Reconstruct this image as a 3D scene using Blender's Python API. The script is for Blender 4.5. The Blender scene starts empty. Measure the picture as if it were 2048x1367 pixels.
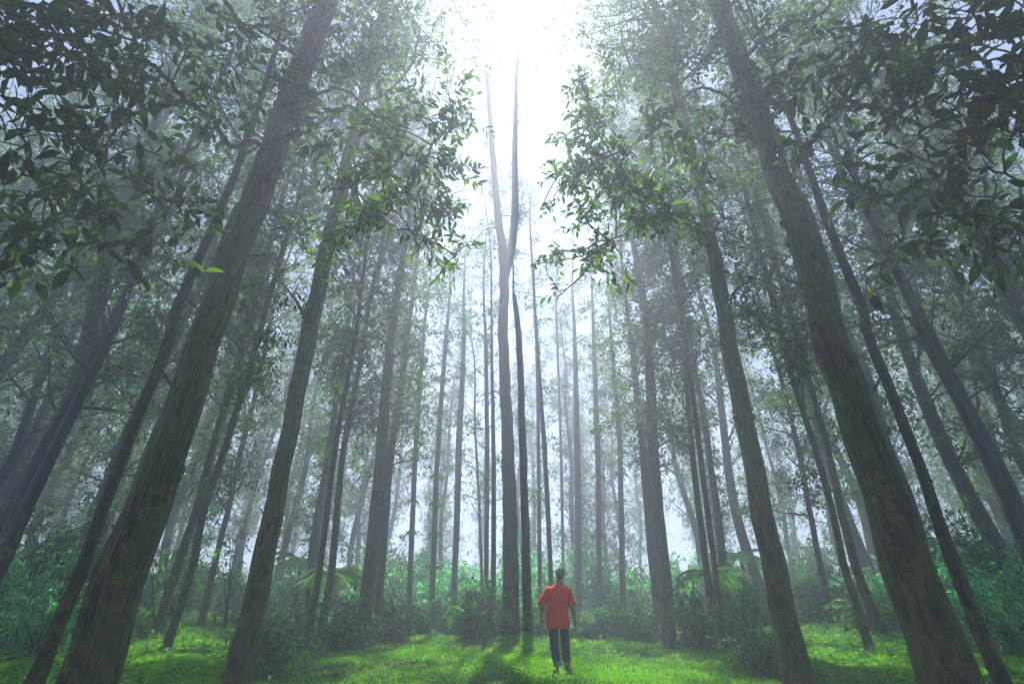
import bpy, math, random
import numpy as np
from mathutils import Vector, Matrix

# ------------------------------------------------------------------ camera, sky, sun, exposure
scene = bpy.context.scene
CAM_H = 1.21
PITCH = math.radians(27.6)
F = 987.0                                     # focal length in photo pixels (photo is 2048 wide)
cam_d = bpy.data.cameras.new('camera')
cam_d.sensor_width = 36.0
cam_d.lens = F / 2048 * 36.0
cam_d.clip_start = 0.05
cam_d.clip_end = 2000
cam = bpy.data.objects.new('camera', cam_d)
scene.collection.objects.link(cam)
cam.location = (0, 0, CAM_H)
cam.rotation_euler = (math.radians(90) + PITCH, 0, 0)
scene.camera = cam

SUN_EL = math.radians(59.5)
world = bpy.data.worlds.new('World')
scene.world = world
world.use_nodes = True
wn = world.node_tree
for n in list(wn.nodes):
    wn.nodes.remove(n)
sky = wn.nodes.new('ShaderNodeTexSky')
sky.sky_type = 'NISHITA'
sky.sun_disc = False
sky.sun_elevation = SUN_EL
sky.sun_rotation = 0.0
sky.air_density = 1.0
sky.dust_density = 0.15
sky.ozone_density = 4.5
bg = wn.nodes.new('ShaderNodeBackground')
bg.inputs['Strength'].default_value = 0.062
wo = wn.nodes.new('ShaderNodeOutputWorld')
wn.links.new(sky.outputs[0], bg.inputs[0])
wn.links.new(bg.outputs[0], wo.inputs[0])

sun_d = bpy.data.lights.new('sun', 'SUN')
sun_d.energy = 4.9
sun_d.angle = math.radians(0.6)
sun_d.color = (1.0, 0.975, 0.94)
sun = bpy.data.objects.new('sun', sun_d)
scene.collection.objects.link(sun)
sun.rotation_euler = (-(math.pi / 2 - SUN_EL), 0, 0)   # shines back towards the camera from ahead and above

HAZE_DENSITY = 0.011
HAZE_G = 0.46
scene.view_settings.view_transform = 'Standard'
scene.view_settings.look = 'None'
scene.view_settings.gamma = 1.0
scene.view_settings.use_curve_mapping = False
scene.view_settings.exposure = 1.2
scene.render.engine = 'CYCLES'
scene.cycles.max_bounces = 6
scene.cycles.diffuse_bounces = 3
scene.cycles.glossy_bounces = 2
scene.cycles.transmission_bounces = 4
scene.cycles.volume_bounces = 3
scene.cycles.use_denoising = True
scene.cycles.sample_clamp_indirect = 6.0

C = scene.collection
RNG = np.random.default_rng(11)

# ------------------------------------------------------------------ helpers
SP, CP = math.sin(PITCH), math.cos(PITCH)


def ray(u, v):
    a = (u - 1024.0) / F
    b = (683.5 - v) / F
    return np.array([a, CP - SP * b, SP + CP * b])


def at_y(u, v, Y):                            # world point seen at photo pixel (u, v) standing Y metres ahead
    d = ray(u, v)
    t = Y / d[1]
    return np.array([0, 0, CAM_H]) + d * t, t


def at_depth(u, v, t):
    return np.array([0, 0, CAM_H]) + ray(u, v) * t


def sm(e0, e1, x):
    t = np.clip((x - e0) / (e1 - e0), 0, 1)
    return t * t * (3 - 2 * t)


def ground_z(x, y):
    x = np.asarray(x, float); y = np.asarray(y, float)
    z = 0.05 * np.sin(x * 0.9 + 1.3) * np.sin(y * 0.7 + 0.4) + 0.035 * np.sin(x * 2.1 + y * 1.3) + 0.025 * np.sin(x * 3.7 - y * 2.9 + 1.0)
    z = z + 0.9 * sm(6.5, 15, np.abs(x)) * sm(5, 13, y) + 0.05 * np.clip(np.abs(x) - 15, 0, 60) ** 1.0 * 0.8
    z = z - 0.9 * sm(21, 45, y) * (1 - sm(8, 16, np.abs(x)))
    z = z * sm(0.5, 6, np.hypot(x, y))
    return z


class MB:
    """collects vertices and polygons in numpy blocks and links them as one mesh object"""
    def __init__(s):
        s.v = []; s.f = []; s.t = []; s.n = 0; s.m = []

    def add(s, v, f, tint=None, mat=0):
        v = np.asarray(v, float).reshape(-1, 3); f = np.asarray(f, int)
        s.v.append(v); s.f.append(f + s.n); s.n += len(v)
        s.t.append(np.full(len(f), 0.5) if tint is None else np.asarray(tint, float))
        s.m.append(np.full(len(f), mat, int))

    def mesh(s, name, origin=(0, 0, 0), smooth=False):
        me = bpy.data.meshes.new(name)
        V = np.concatenate(s.v) - np.asarray(origin, float)
        me.vertices.add(len(V)); me.vertices.foreach_set('co', V.astype(np.float32).ravel())
        loops = np.concatenate([f.ravel() for f in s.f])
        tot = np.concatenate([np.full(len(f), f.shape[1]) for f in s.f])
        st = np.concatenate([[0], np.cumsum(tot)[:-1]])
        me.loops.add(len(loops)); me.loops.foreach_set('vertex_index', loops.astype(np.int32))
        me.polygons.add(len(tot)); me.polygons.foreach_set('loop_start', st.astype(np.int32))
        me.polygons.foreach_set('material_index', np.concatenate(s.m).astype(np.int32))
        me.update(calc_edges=True)
        me.polygons.foreach_set('use_smooth', np.full(len(tot), smooth))
        at = me.attributes.new('tint', 'FLOAT', 'FACE')
        at.data.foreach_set('value', np.concatenate(s.t).astype(np.float32))
        return me

    def build(s, name, mat, parent=None, origin=(0, 0, 0), smooth=False):
        me = s.mesh(name, origin, smooth)
        for m in (mat if isinstance(mat, (list, tuple)) else [mat]):
            me.materials.append(m)
        o = bpy.data.objects.new(name, me); C.objects.link(o)
        if parent is not None:
            o.parent = parent
        else:
            o.location = origin
        return o


def empty(name, loc, label=None, cat=None, group=None):
    o = bpy.data.objects.new(name, None); C.objects.link(o)
    o.location = loc; o.empty_display_size = 0.3
    tag(o, label, cat, group)
    return o


def tag(o, label=None, cat=None, group=None, kind=None):
    if label: o['label'] = label
    if cat: o['category'] = cat
    if group: o['group'] = group
    if kind: o['kind'] = kind


def norm(a):
    return a / np.maximum(np.linalg.norm(a, axis=-1, keepdims=True), 1e-9)


def catmull(P, n):
    P = np.asarray(P, float)
    Q = np.vstack([2 * P[0] - P[1], P, 2 * P[-1] - P[-2]])
    out = []
    for i in range(1, len(Q) - 2):
        t = np.linspace(0, 1, n, endpoint=False)[:, None]
        a, b, c, d = Q[i - 1], Q[i], Q[i + 1], Q[i + 2]
        out.append(0.5 * (2 * b + (c - a) * t + (2 * a - 5 * b + 4 * c - d) * t ** 2 + (3 * b - a - 3 * c + d) * t ** 3))
    out.append(P[-1][None])
    return np.vstack(out)


def tube(mb, path, rad, seg=8, relief=None, cap=True, tint=None, mat=0):
    """path (n,3), rad (n,), optional relief(theta, s) -> factor"""
    path = np.asarray(path, float); n = len(path)
    rad = np.broadcast_to(np.asarray(rad, float), (n,))
    T = norm(np.gradient(path, axis=0))
    up = np.array([0.0, 1.0, 0.0]) if abs(T[0][2]) > 0.7 else np.array([0.0, 0.0, 1.0])
    N = norm(np.cross(T, up)); B = np.cross(T, N)
    th = np.linspace(0, 2 * math.pi, seg, endpoint=False)
    s = np.concatenate([[0], np.cumsum(np.linalg.norm(np.diff(path, axis=0), axis=1))])
    R = rad[:, None] * np.ones(seg)[None]
    if relief is not None:
        R = R * relief(th[None, :], s[:, None])
    V = path[:, None] + R[..., None] * (np.cos(th)[None, :, None] * N[:, None] + np.sin(th)[None, :, None] * B[:, None])
    V = V.reshape(-1, 3)
    i = np.arange(n - 1)[:, None] * seg; j = np.arange(seg)[None]; k = (j + 1) % seg
    Fq = np.stack([i + j, i + k, i + seg + k, i + seg + j], -1).reshape(-1, 4)
    mb.add(V, Fq, None if tint is None else np.full(len(Fq), tint), mat)
    if cap:
        mb.add(np.vstack([V[-seg:], path[-1][None] + T[-1] * rad[-1] * 0.5]), np.array([[a, (a + 1) % seg, seg] for a in range(seg)]), None if tint is None else np.full(seg, tint), mat)


def leaves(mb, P, D, N, L, W, hi=False, tint=None, mat=0):
    """pointed leaves: P base, D direction, N normal (n,3); L, W (n,)"""
    n = len(P)
    if n == 0:
        return
    D = norm(D); S = norm(np.cross(D, N)); N = norm(np.cross(S, D))
    L = np.broadcast_to(L, (n,))[:, None]; W = np.broadcast_to(W, (n,))[:, None]
    tint = RNG.random(n) if tint is None else tint
    if hi:
        pts = [P, P + D * L * .30 + S * W * .46 + N * W * .16, P + D * L * .68 + S * W * .36 + N * W * .10 - N * L * .03,
               P + D * L - N * L * .16, P + D * L * .68 - S * W * .36 + N * W * .10 - N * L * .03, P + D * L * .30 - S * W * .46 + N * W * .16,
               P + D * L * .45 - N * W * .02]
        V = np.stack(pts, 1).reshape(-1, 3)
        b = np.arange(n)[:, None] * 7
        Fa = np.concatenate([b + np.array([[0, 1, 2, 6]]), b + np.array([[6, 2, 3, 4]])[:, [0, 1, 2, 3]], b + np.array([[0, 6, 4, 5]])], 0)
        mb.add(V, Fa, np.concatenate([tint, tint, tint]), mat)
    else:
        pts = [P, P + D * L * .42 + S * W * .5 + N * W * .12, P + D * L - N * L * .10, P + D * L * .42 - S * W * .5 + N * W * .12]
        V = np.stack(pts, 1).reshape(-1, 3)
        b = np.arange(n)[:, None] * 4
        Fa = np.concatenate([b + np.array([[0, 1, 2]]), b + np.array([[0, 2, 3]])], 0)
        mb.add(V, Fa, np.concatenate([tint, tint]), mat)


def rdir(n, rng):
    return norm(rng.normal(size=(n, 3)))


def sprays(mb, start, direc, tl, nl, L, rng, hi=False, droop=0.35, twig=None, wr=0.42, tmat=1, size_var=0.42):
    """leafy twigs: start (n,3), direc (n,3), twig length tl; nl leaves alternate along each"""
    n = len(start)
    if n == 0:
        return
    direc = norm(direc)
    tl = tl * rng.uniform(.6, 1.25, n)
    side = norm(np.cross(direc, rdir(n, rng)))
    for k in range(nl):
        f = (k + .6) / nl
        P = start + direc * (tl * f)[:, None] + np.array([0, 0, -1]) * (droop * tl * f * f * .6)[:, None]
        sgn = 1 if k % 2 else -1
        D = direc * .55 + side * sgn * .75 * (1 - .6 * (k == nl - 1)) + rdir(n, rng) * .4 + np.array([0, 0, -droop])
        Nn = np.array([0, 0, 1.0]) + rdir(n, rng) * .75
        LL = L * rng.uniform(1 - size_var, 1 + size_var, n)
        leaves(mb, P, D, Nn, LL, LL * wr * rng.uniform(.85, 1.15, n), hi, rng.random(n))
    if twig:
        for a, d, l in zip(start, direc, tl):
            q = np.array([a - d * l * .25, a + d * l * .5 - np.array([0, 0, droop * l * .15]), a + d * l - np.array([0, 0, droop * l * .6])])
            tube(mb, q, np.array([twig, twig * .7, twig * .35]), 3, cap=False, mat=tmat)


def relief_fn(rng, amp):
    ph = rng.uniform(0, 6.28, 10)
    def f(th, s):
        r = 1 + amp * (.5 * np.sin(2 * th + ph[0] + .35 * s) + .35 * np.sin(3 * th + ph[1] - .5 * s) + .22 * np.sin(5 * th + ph[2] + 1.1 * s)
                       + .25 * np.sin(1.7 * s + ph[3]) * np.sin(th + ph[4]) + .22 * np.sin(9 * th + ph[5] + 2.3 * np.sin(1.9 * s + ph[6]))
                       + .10 * np.sin(5.1 * s + ph[7] + 3 * np.sin(th + ph[8])) + .12 * np.sin(17 * th + ph[9] + 3 * np.sin(2.7 * s)))
        flare = .42 * np.exp(-s / .35) * (1 + .35 * np.sin(4 * th + ph[0]) + .2 * np.sin(7 * th + ph[1]))
        return r + flare
    return f


def limb(mb, start, d, length, r0, rng, droop=0.0, seg=6, mat=0, wig=.12):
    d = norm(np.asarray(d, float)); P = [np.asarray(start, float)]
    k = 5
    for i in range(k):
        d = norm(d + rng.normal(size=3) * wig + np.array([0, 0, .10 - droop]))
        P.append(P[-1] + d * length / k)
    Q = catmull(P, 3)
    tube(mb, Q, np.linspace(r0, max(.006, r0 * .2), len(Q)), seg, mat=mat)
    return np.array(P), d


# ------------------------------------------------------------------ materials
def mat_new(name):
    m = bpy.data.materials.new(name); m.use_nodes = True
    nt = m.node_tree
    for n in list(nt.nodes): nt.nodes.remove(n)
    out = nt.nodes.new('ShaderNodeOutputMaterial')
    return m, nt, out


def ramp(nt, fac, stops):
    r = nt.nodes.new('ShaderNodeValToRGB')
    els = r.color_ramp.elements
    els[0].position, els[0].color = stops[0][0], (*stops[0][1], 1)
    els[1].position, els[1].color = stops[-1][0], (*stops[-1][1], 1)
    for p, c in stops[1:-1]:
        e = els.new(p); e.color = (*c, 1)
    nt.links.new(fac, r.inputs[0])
    return r.outputs[0]


def noise(nt, vec, scale, detail=6, rough=.6, distort=0):
    n = nt.nodes.new('ShaderNodeTexNoise')
    n.inputs['Scale'].default_value = scale; n.inputs['Detail'].default_value = detail
    n.inputs['Roughness'].default_value = rough; n.inputs['Distortion'].default_value = distort
    if vec is not None: nt.links.new(vec, n.inputs['Vector'])
    return n.outputs['Fac']


def mixc(nt, fac, a, b):
    m = nt.nodes.new('ShaderNodeMix'); m.data_type = 'RGBA'
    if isinstance(fac, float): m.inputs['Factor'].default_value = fac
    else: nt.links.new(fac, m.inputs['Factor'])
    for s, x in ((6, a), (7, b)):
        if isinstance(x, tuple): m.inputs[s].default_value = (*x, 1)
        else: nt.links.new(x, m.inputs[s])
    return m.outputs[2]


def coords(nt, scale=(1, 1, 1)):
    tc = nt.nodes.new('ShaderNodeTexCoord'); mp = nt.nodes.new('ShaderNodeMapping')
    mp.inputs['Scale'].default_value = scale
    nt.links.new(tc.outputs['Object'], mp.inputs['Vector'])
    return mp.outputs[0]


def bump(nt, h, strength, dist):
    b = nt.nodes.new('ShaderNodeBump'); b.inputs['Strength'].default_value = strength; b.inputs['Distance'].default_value = dist
    nt.links.new(h, b.inputs['Height'])
    return b.outputs[0]


def bark_material(name, dark, mid, warm, lichen, moss, lichen_t=.56, moss_t=.52, scale=1.0, gold=(.24, .19, .006)):
    m, nt, out = mat_new(name)
    v = coords(nt, (1, 1, .22)); v2 = coords(nt, (1, 1, .6))
    f1 = noise(nt, v, 14 * scale, 10, .7, .4)
    col = ramp(nt, f1, [(.42, dark), (.52, mid), (.61, warm)])
    w = noise(nt, v2, 1.6 * scale, 4, .6, 1.0)
    col = mixc(nt, ramp(nt, w, [(.45, (0, 0, 0)), (.7, (1, 1, 1))]), col, mixc(nt, .6, col, warm))
    mo = noise(nt, v2, 1.3 * scale, 6, .7, .8)
    mo2 = noise(nt, v, 30 * scale, 4, .7)
    mf = nt.nodes.new('ShaderNodeMath'); mf.operation = 'MULTIPLY_ADD'
    nt.links.new(mo2, mf.inputs[0]); mf.inputs[1].default_value = .35; nt.links.new(mo, mf.inputs[2])
    col = mixc(nt, ramp(nt, mf.outputs[0], [(moss_t + .13, (0, 0, 0)), (moss_t + .24, (1, 1, 1))]), col, moss)
    li = noise(nt, coords(nt, (1, 1, .6)), 7 * scale, 10, .78, .3)
    col = mixc(nt, ramp(nt, li, [(lichen_t, (0, 0, 0)), (lichen_t + .09, (.7, .7, .7))]), col, lichen)
    sp = noise(nt, v, 60 * scale, 4, .7)
    col = mixc(nt, ramp(nt, sp, [(.58, (0, 0, 0)), (.68, (.55, .55, .55))]), col, lichen)
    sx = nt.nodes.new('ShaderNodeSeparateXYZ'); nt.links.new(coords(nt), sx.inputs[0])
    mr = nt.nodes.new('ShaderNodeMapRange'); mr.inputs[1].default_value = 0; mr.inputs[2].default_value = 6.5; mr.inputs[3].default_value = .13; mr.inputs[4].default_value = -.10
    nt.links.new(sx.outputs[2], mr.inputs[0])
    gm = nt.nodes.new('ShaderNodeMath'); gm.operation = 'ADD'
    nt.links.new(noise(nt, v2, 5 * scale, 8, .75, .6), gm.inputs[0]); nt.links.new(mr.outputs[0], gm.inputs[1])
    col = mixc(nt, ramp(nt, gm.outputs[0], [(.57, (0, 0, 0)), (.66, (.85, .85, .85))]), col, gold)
    fis = noise(nt, coords(nt, (1, 1, .10)), 26 * scale, 6, .65, .8)
    col = mixc(nt, ramp(nt, fis, [(.36, (.9, .9, .9)), (.47, (0, 0, 0))]), col, dark)
    p = nt.nodes.new('ShaderNodeBsdfPrincipled')
    nt.links.new(col, p.inputs['Base Color']); p.inputs['Roughness'].default_value = .55
    p.inputs['Specular IOR Level'].default_value = .4
    hsum = nt.nodes.new('ShaderNodeMath'); hsum.operation = 'ADD'; nt.links.new(f1, hsum.inputs[0]); nt.links.new(fis, hsum.inputs[1])
    nt.links.new(bump(nt, hsum.outputs[0], 1.0, .11 / scale), p.inputs['Normal'])
    nt.links.new(p.outputs[0], out.inputs[0])
    return m


def leaf_material(name, stops, trans=.55, gloss=.25, patch=None):
    m, nt, out = mat_new(name)
    at = nt.nodes.new('ShaderNodeAttribute'); at.attribute_name = 'tint'
    col = ramp(nt, at.outputs['Fac'], stops)
    if patch:
        pf = noise(nt, coords(nt), patch[0], 3, .6)
        col = mixc(nt, ramp(nt, pf, [(.42, (0, 0, 0)), (.60, (1, 1, 1))]), col, mixc(nt, .7, col, patch[1]))
    d = nt.nodes.new('ShaderNodeBsdfPrincipled'); d.inputs['Roughness'].default_value = .5
    d.inputs['Specular IOR Level'].default_value = gloss
    t = nt.nodes.new('ShaderNodeBsdfTranslucent')
    nt.links.new(col, d.inputs['Base Color'])
    hs = nt.nodes.new('ShaderNodeHueSaturation'); hs.inputs['Value'].default_value = 1.8; hs.inputs['Saturation'].default_value = 1.1
    hs.inputs['Hue'].default_value = .49
    nt.links.new(col, hs.inputs['Color']); nt.links.new(hs.outputs[0], t.inputs[0])
    mx = nt.nodes.new('ShaderNodeMixShader'); mx.inputs[0].default_value = trans
    nt.links.new(d.outputs[0], mx.inputs[1]); nt.links.new(t.outputs[0], mx.inputs[2])
    nt.links.new(mx.outputs[0], out.inputs[0])
    return m


def simple_material(name, col, rough=.8, col2=None, nscale=20, bmp=0, spec=.3):
    m, nt, out = mat_new(name)
    p = nt.nodes.new('ShaderNodeBsdfPrincipled'); p.inputs['Roughness'].default_value = rough
    p.inputs['Specular IOR Level'].default_value = spec
    f = noise(nt, coords(nt), nscale, 6, .65)
    c = ramp(nt, f, [(.35, col), (.65, col2 or col)])
    nt.links.new(c, p.inputs['Base Color'])
    if bmp: nt.links.new(bump(nt, f, bmp, .01), p.inputs['Normal'])
    nt.links.new(p.outputs[0], out.inputs[0])
    return m


M_BARK = bark_material('bark_mossy', (.005, .004, .001), (.070, .046, .009), (.27, .14, .018), (.36, .36, .24), (.06, .15, .003), .58, .46, .8)
M_BARK_G = bark_material('bark_grey', (.007, .006, .003), (.055, .038, .014), (.15, .09, .03), (.25, .25, .18), (.05, .08, .006), .60, .50)
M_BARK_D = bark_material('bark_dark', (.008, .008, .007), (.025, .022, .016), (.05, .04, .025), (.12, .12, .10), (.012, .02, .007), .60, .56)
M_TWIG = simple_material('twig_bark', (.02, .017, .012), .8, (.045, .038, .026), 30)
M_LEAF = leaf_material('leaf_mid', [(0, (.020, .062, .010)), (.5, (.044, .125, .014)), (.97, (.09, .21, .018)), (1, (.17, .19, .03))])
M_LEAF_N = leaf_material('leaf_near', [(0, (.010, .030, .006)), (.6, (.030, .092, .008)), (.985, (.08, .19, .012)), (1, (.16, .17, .02))], .5, .35)
M_LEAF_D = leaf_material('leaf_dark', [(0, (.02, .05, .018)), (.6, (.035, .085, .024)), (1, (.06, .13, .03))], .5)
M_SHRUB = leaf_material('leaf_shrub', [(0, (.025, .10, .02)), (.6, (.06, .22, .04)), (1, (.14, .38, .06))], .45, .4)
M_SUNLIT_TINT = leaf_material('leaf_sunlit_tint', [(0, (.05, .24, .08)), (.6, (.12, .44, .16)), (1, (.24, .60, .22))], .5, .4)  # sunlit look of side and far bushes put into the leaf colour
M_GRASS = leaf_material('grass_leaf', [(0, (.035, .15, .003)), (.5, (.14, .46, .004)), (.9, (.27, .66, .006)), (1, (.40, .62, .03))], .5, .3, (.45, (.16, .40, .008)))

# ------------------------------------------------------------------ ground
def make_ground():
    mb = MB()
    xs = np.concatenate([np.linspace(-150, -22, 33)[:-1], np.linspace(-22, 22, 177), np.linspace(22, 150, 33)[1:]])
    ys = np.concatenate([np.linspace(-60, 2, 17)[:-1], np.linspace(2, 40, 153), np.linspace(40, 150, 30)[1:]])
    X, Y = np.meshgrid(xs, ys)
    V = np.stack([X, Y, ground_z(X, Y)], -1).reshape(-1, 3)
    nx, ny = len(xs), len(ys)
    i = np.arange(ny - 1)[:, None] * nx + np.arange(nx - 1)[None]
    Fq = np.stack([i, i + 1, i + nx + 1, i + nx], -1).reshape(-1, 4)
    mb.add(V, Fq)
    m, nt, out = mat_new('forest_floor')
    v = coords(nt)
    f = noise(nt, v, 9, 8, .7)
    col = ramp(nt, f, [(.3, (.012, .03, .004)), (.5, (.03, .085, .008)), (.7, (.05, .14, .01))])
    li = noise(nt, v, 1.3, 6, .7)
    col = mixc(nt, ramp(nt, li, [(.58, (0, 0, 0)), (.68, (.7, .7, .7))]), col, (.07, .04, .02))
    p = nt.nodes.new('ShaderNodeBsdfPrincipled'); p.inputs['Roughness'].default_value = .9
    nt.links.new(col, p.inputs['Base Color']); nt.links.new(bump(nt, f, 1.0, .06), p.inputs['Normal'])
    nt.links.new(p.outputs[0], out.inputs[0])
    o = mb.build('ground', m, smooth=True)
    tag(o, kind='structure')


make_ground()


def patchy(x, y, s, ph):
    return .5 + .25 * np.sin(x * s + ph + 1.7 * np.sin(y * s * .7 + ph)) + .25 * np.sin(y * s * 1.3 + ph * 2 + 1.3 * np.sin(x * s * .8))


def make_grass():
    rng = np.random.default_rng(5)
    mb = MB()
    def batch(n, x0, x1, y0, y1, hgt, leaf, tufts, xf=None):
        # tufts of blades and small clover-like leaves
        c = np.stack([rng.uniform(x0, x1, tufts), rng.uniform(y0, y1, tufts)], 1)
        idx = rng.integers(0, tufts, n)
        xy = c[idx] + rng.normal(size=(n, 2)) * .085
        keep = patchy(xy[:, 0], xy[:, 1], 1.9, 2.0) > rng.uniform(-.35, .36, n)
        xy = xy[keep]; m = len(xy); t_id = (idx[keep] * 0.6180339) % 1.0
        pt = patchy(xy[:, 0], xy[:, 1], .8, .5)
        z = ground_z(xy[:, 0], xy[:, 1])
        near_man = sm(.25, .7, np.hypot(xy[:, 0] - .92, (xy[:, 1] - 10.45) * .6))
        hh = (.15 + .85 * near_man) * hgt * (0.5 + pt) * rng.uniform(.6, 1.3, m)
        P = np.stack([xy[:, 0], xy[:, 1], z], 1)
        h_ = rng.random(m) < .45
        D = np.stack([rng.normal(size=m) * .45, rng.normal(size=m) * .45, np.ones(m)], 1)
        D2 = rdir(m, rng) * np.array([1, 1, .35]) + np.array([0, 0, .25])
        tint = np.clip(.10 + .5 * pt + .45 * (t_id - .5) + .5 * (rng.random(m) - .5), 0, .96)
        tint = np.where(rng.random(m) < .02, 1.0, tint)
        leaves(mb, P[h_], D[h_], rdir(h_.sum(), rng), hh[h_] * 1.5, leaf * .35, False, tint[h_])
        q = ~h_
        P2 = P[q] + np.array([0, 0, 1.0]) * (hh[q] * rng.uniform(.2, .95, q.sum()))[:, None]
        leaves(mb, P2, D2[q], np.array([0, 0, 1.0]) + rdir(q.sum(), rng) * .5, leaf * (.5 + .5 * near_man[q]), leaf * .65, False, tint[q])
    batch(190000, -10, 10, 8.8, 14.5, .075, .055, 9500)
    batch(120000, -15, 15, 14.5, 21, .10, .075, 11000)
    batch(30000, -13, 13, 21, 30, .14, .09, 5000)
    o = mb.build('grass', M_GRASS)
    tag(o, kind='stuff')


make_grass()


def make_ground_cover():
    rng = np.random.default_rng(8)
    mb = MB()
    n = 5200
    x = rng.uniform(4.2, 22, n) * np.where(rng.random(n) < .5, -1, 1); y = rng.uniform(6.5, 19, n)
    k = (patchy(x, y, 1.1, 4.1) > rng.uniform(.1, .65, n)) & (np.abs(x) > 4.0 + .9 * np.sin(y * 1.7) + .3 * (y - 9))
    x, y = x[k], y[k]; n = len(x)
    P = np.stack([x, y, ground_z(x, y)], 1)
    hgt = rng.uniform(.10, .38, n) * (.7 + .8 * sm(7, 13, np.abs(x)))
    for j in range(9):
        a = rng.uniform(0, 2 * math.pi, n)
        D = np.stack([np.cos(a), np.sin(a), rng.uniform(-.1, .5, n)], 1)
        Q = P + np.stack([np.cos(a) * .05, np.sin(a) * .05, hgt * rng.uniform(.45, 1.0, n)], 1)
        L = rng.uniform(.07, .15, n)
        leaves(mb, Q, D, np.array([0, 0, 1.0]) + rdir(n, rng) * .4, L, L * .5, False, rng.random(n))
    # scattered low herbs through the clearing
    n = 900
    x = rng.uniform(-6, 6, n); y = rng.uniform(9.2, 19, n)
    k = (patchy(x, y, .9, 1.1) > rng.uniform(.35, .9, n)) & (np.hypot(x - .92, y - 10.4) > .8)
    x, y = x[k], y[k]; n = len(x); P = np.stack([x, y, ground_z(x, y)], 1)
    for j in range(8):
        a = rng.uniform(0, 2 * math.pi, n); D = np.stack([np.cos(a), np.sin(a), rng.uniform(.1, .9, n)], 1)
        Q = P + np.stack([np.cos(a) * .02, np.sin(a) * .02, rng.uniform(.03, .14, n)], 1); L = rng.uniform(.06, .13, n)
        leaves(mb, Q, D, np.array([0, 0, 1.0]) + rdir(n, rng) * .4, L, L * .42, False, rng.random(n))
    o = mb.build('ground_cover', leaf_material('herb_leaf', [(0, (.03, .11, .015)), (.6, (.06, .24, .02)), (1, (.16, .42, .03))], .5, .4))
    tag(o, kind='stuff')


make_ground_cover()


def make_litter():
    rng = np.random.default_rng(14)
    mb = MB(); n = 15000
    x = rng.uniform(-12, 12, n); y = rng.uniform(8.8, 20, n)
    k = patchy(x, y, 1.3, 3.3) > rng.uniform(.35, 1.0, n); x, y = x[k], y[k]; n = len(x)
    L = rng.uniform(.05, .12, n)
    leaves(mb, np.stack([x, y, ground_z(x, y) + rng.uniform(.01, .09, n)], 1), rdir(n, rng) * [1, 1, .2], np.array([0, 0, 1.0]) + rdir(n, rng) * .5, L, L * .5, False, rng.random(n))
    o = mb.build('leaf_litter', leaf_material('fallen_leaf', [(0, (.05, .028, .012)), (.6, (.13, .07, .025)), (1, (.26, .17, .05))], .2))
    tag(o, kind='stuff')


make_litter()


def make_stick(x, y, ln, ang, r, label, seed):
    rng = np.random.default_rng(seed); mb = MB(); d = np.array([math.cos(ang), math.sin(ang)])
    t = np.linspace(-.5, .5, 14); xy = np.array([x, y]) + d * (t * ln)[:, None] + np.array([-d[1], d[0]]) * (np.cumsum(rng.normal(size=14)) * .02 * ln)[:, None]
    P = np.c_[xy, ground_z(xy[:, 0], xy[:, 1]) + r + .03 + .04 * np.sin(t * 5 + seed)]
    tube(mb, P, np.linspace(r, r * .4, 14), 7, relief_fn(rng, .1))
    for q in (4, 8, 10):
        a2 = ang + rng.choice([-1, 1]) * rng.uniform(.5, .9)
        limb(mb, P[q], (math.cos(a2), math.sin(a2), .25), ln * rng.uniform(.15, .3), r * .45, rng, .12, 5)
    o = mb.build('fallen_branch', M_STICK, None, (x, y, float(ground_z(x, y))), smooth=True)
    tag(o, label, 'fallen branch', 'fallen branches in the grass')


M_STICK = simple_material('dead_wood', (.05, .035, .022), .85, (.15, .11, .075), 18, .7)
make_stick(-2.4, 12.0, 1.5, .3, .022, 'forked dead branch lying in the grass left of the man', 1)
make_stick(3.3, 11.4, 1.2, 2.7, .018, 'short dead branch in the grass right of the man', 2)
make_stick(-5.4, 13.2, 1.7, -.2, .03, 'thick dead branch near the crossing left trunks', 3)
make_stick(6.6, 13.0, 1.5, .5, .026, 'dead branch near the crossing right trunks', 4)
make_stick(.0, 16.5, 1.9, .12, .03, 'long dead branch lying in front of the forked centre trunk', 5)

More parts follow.
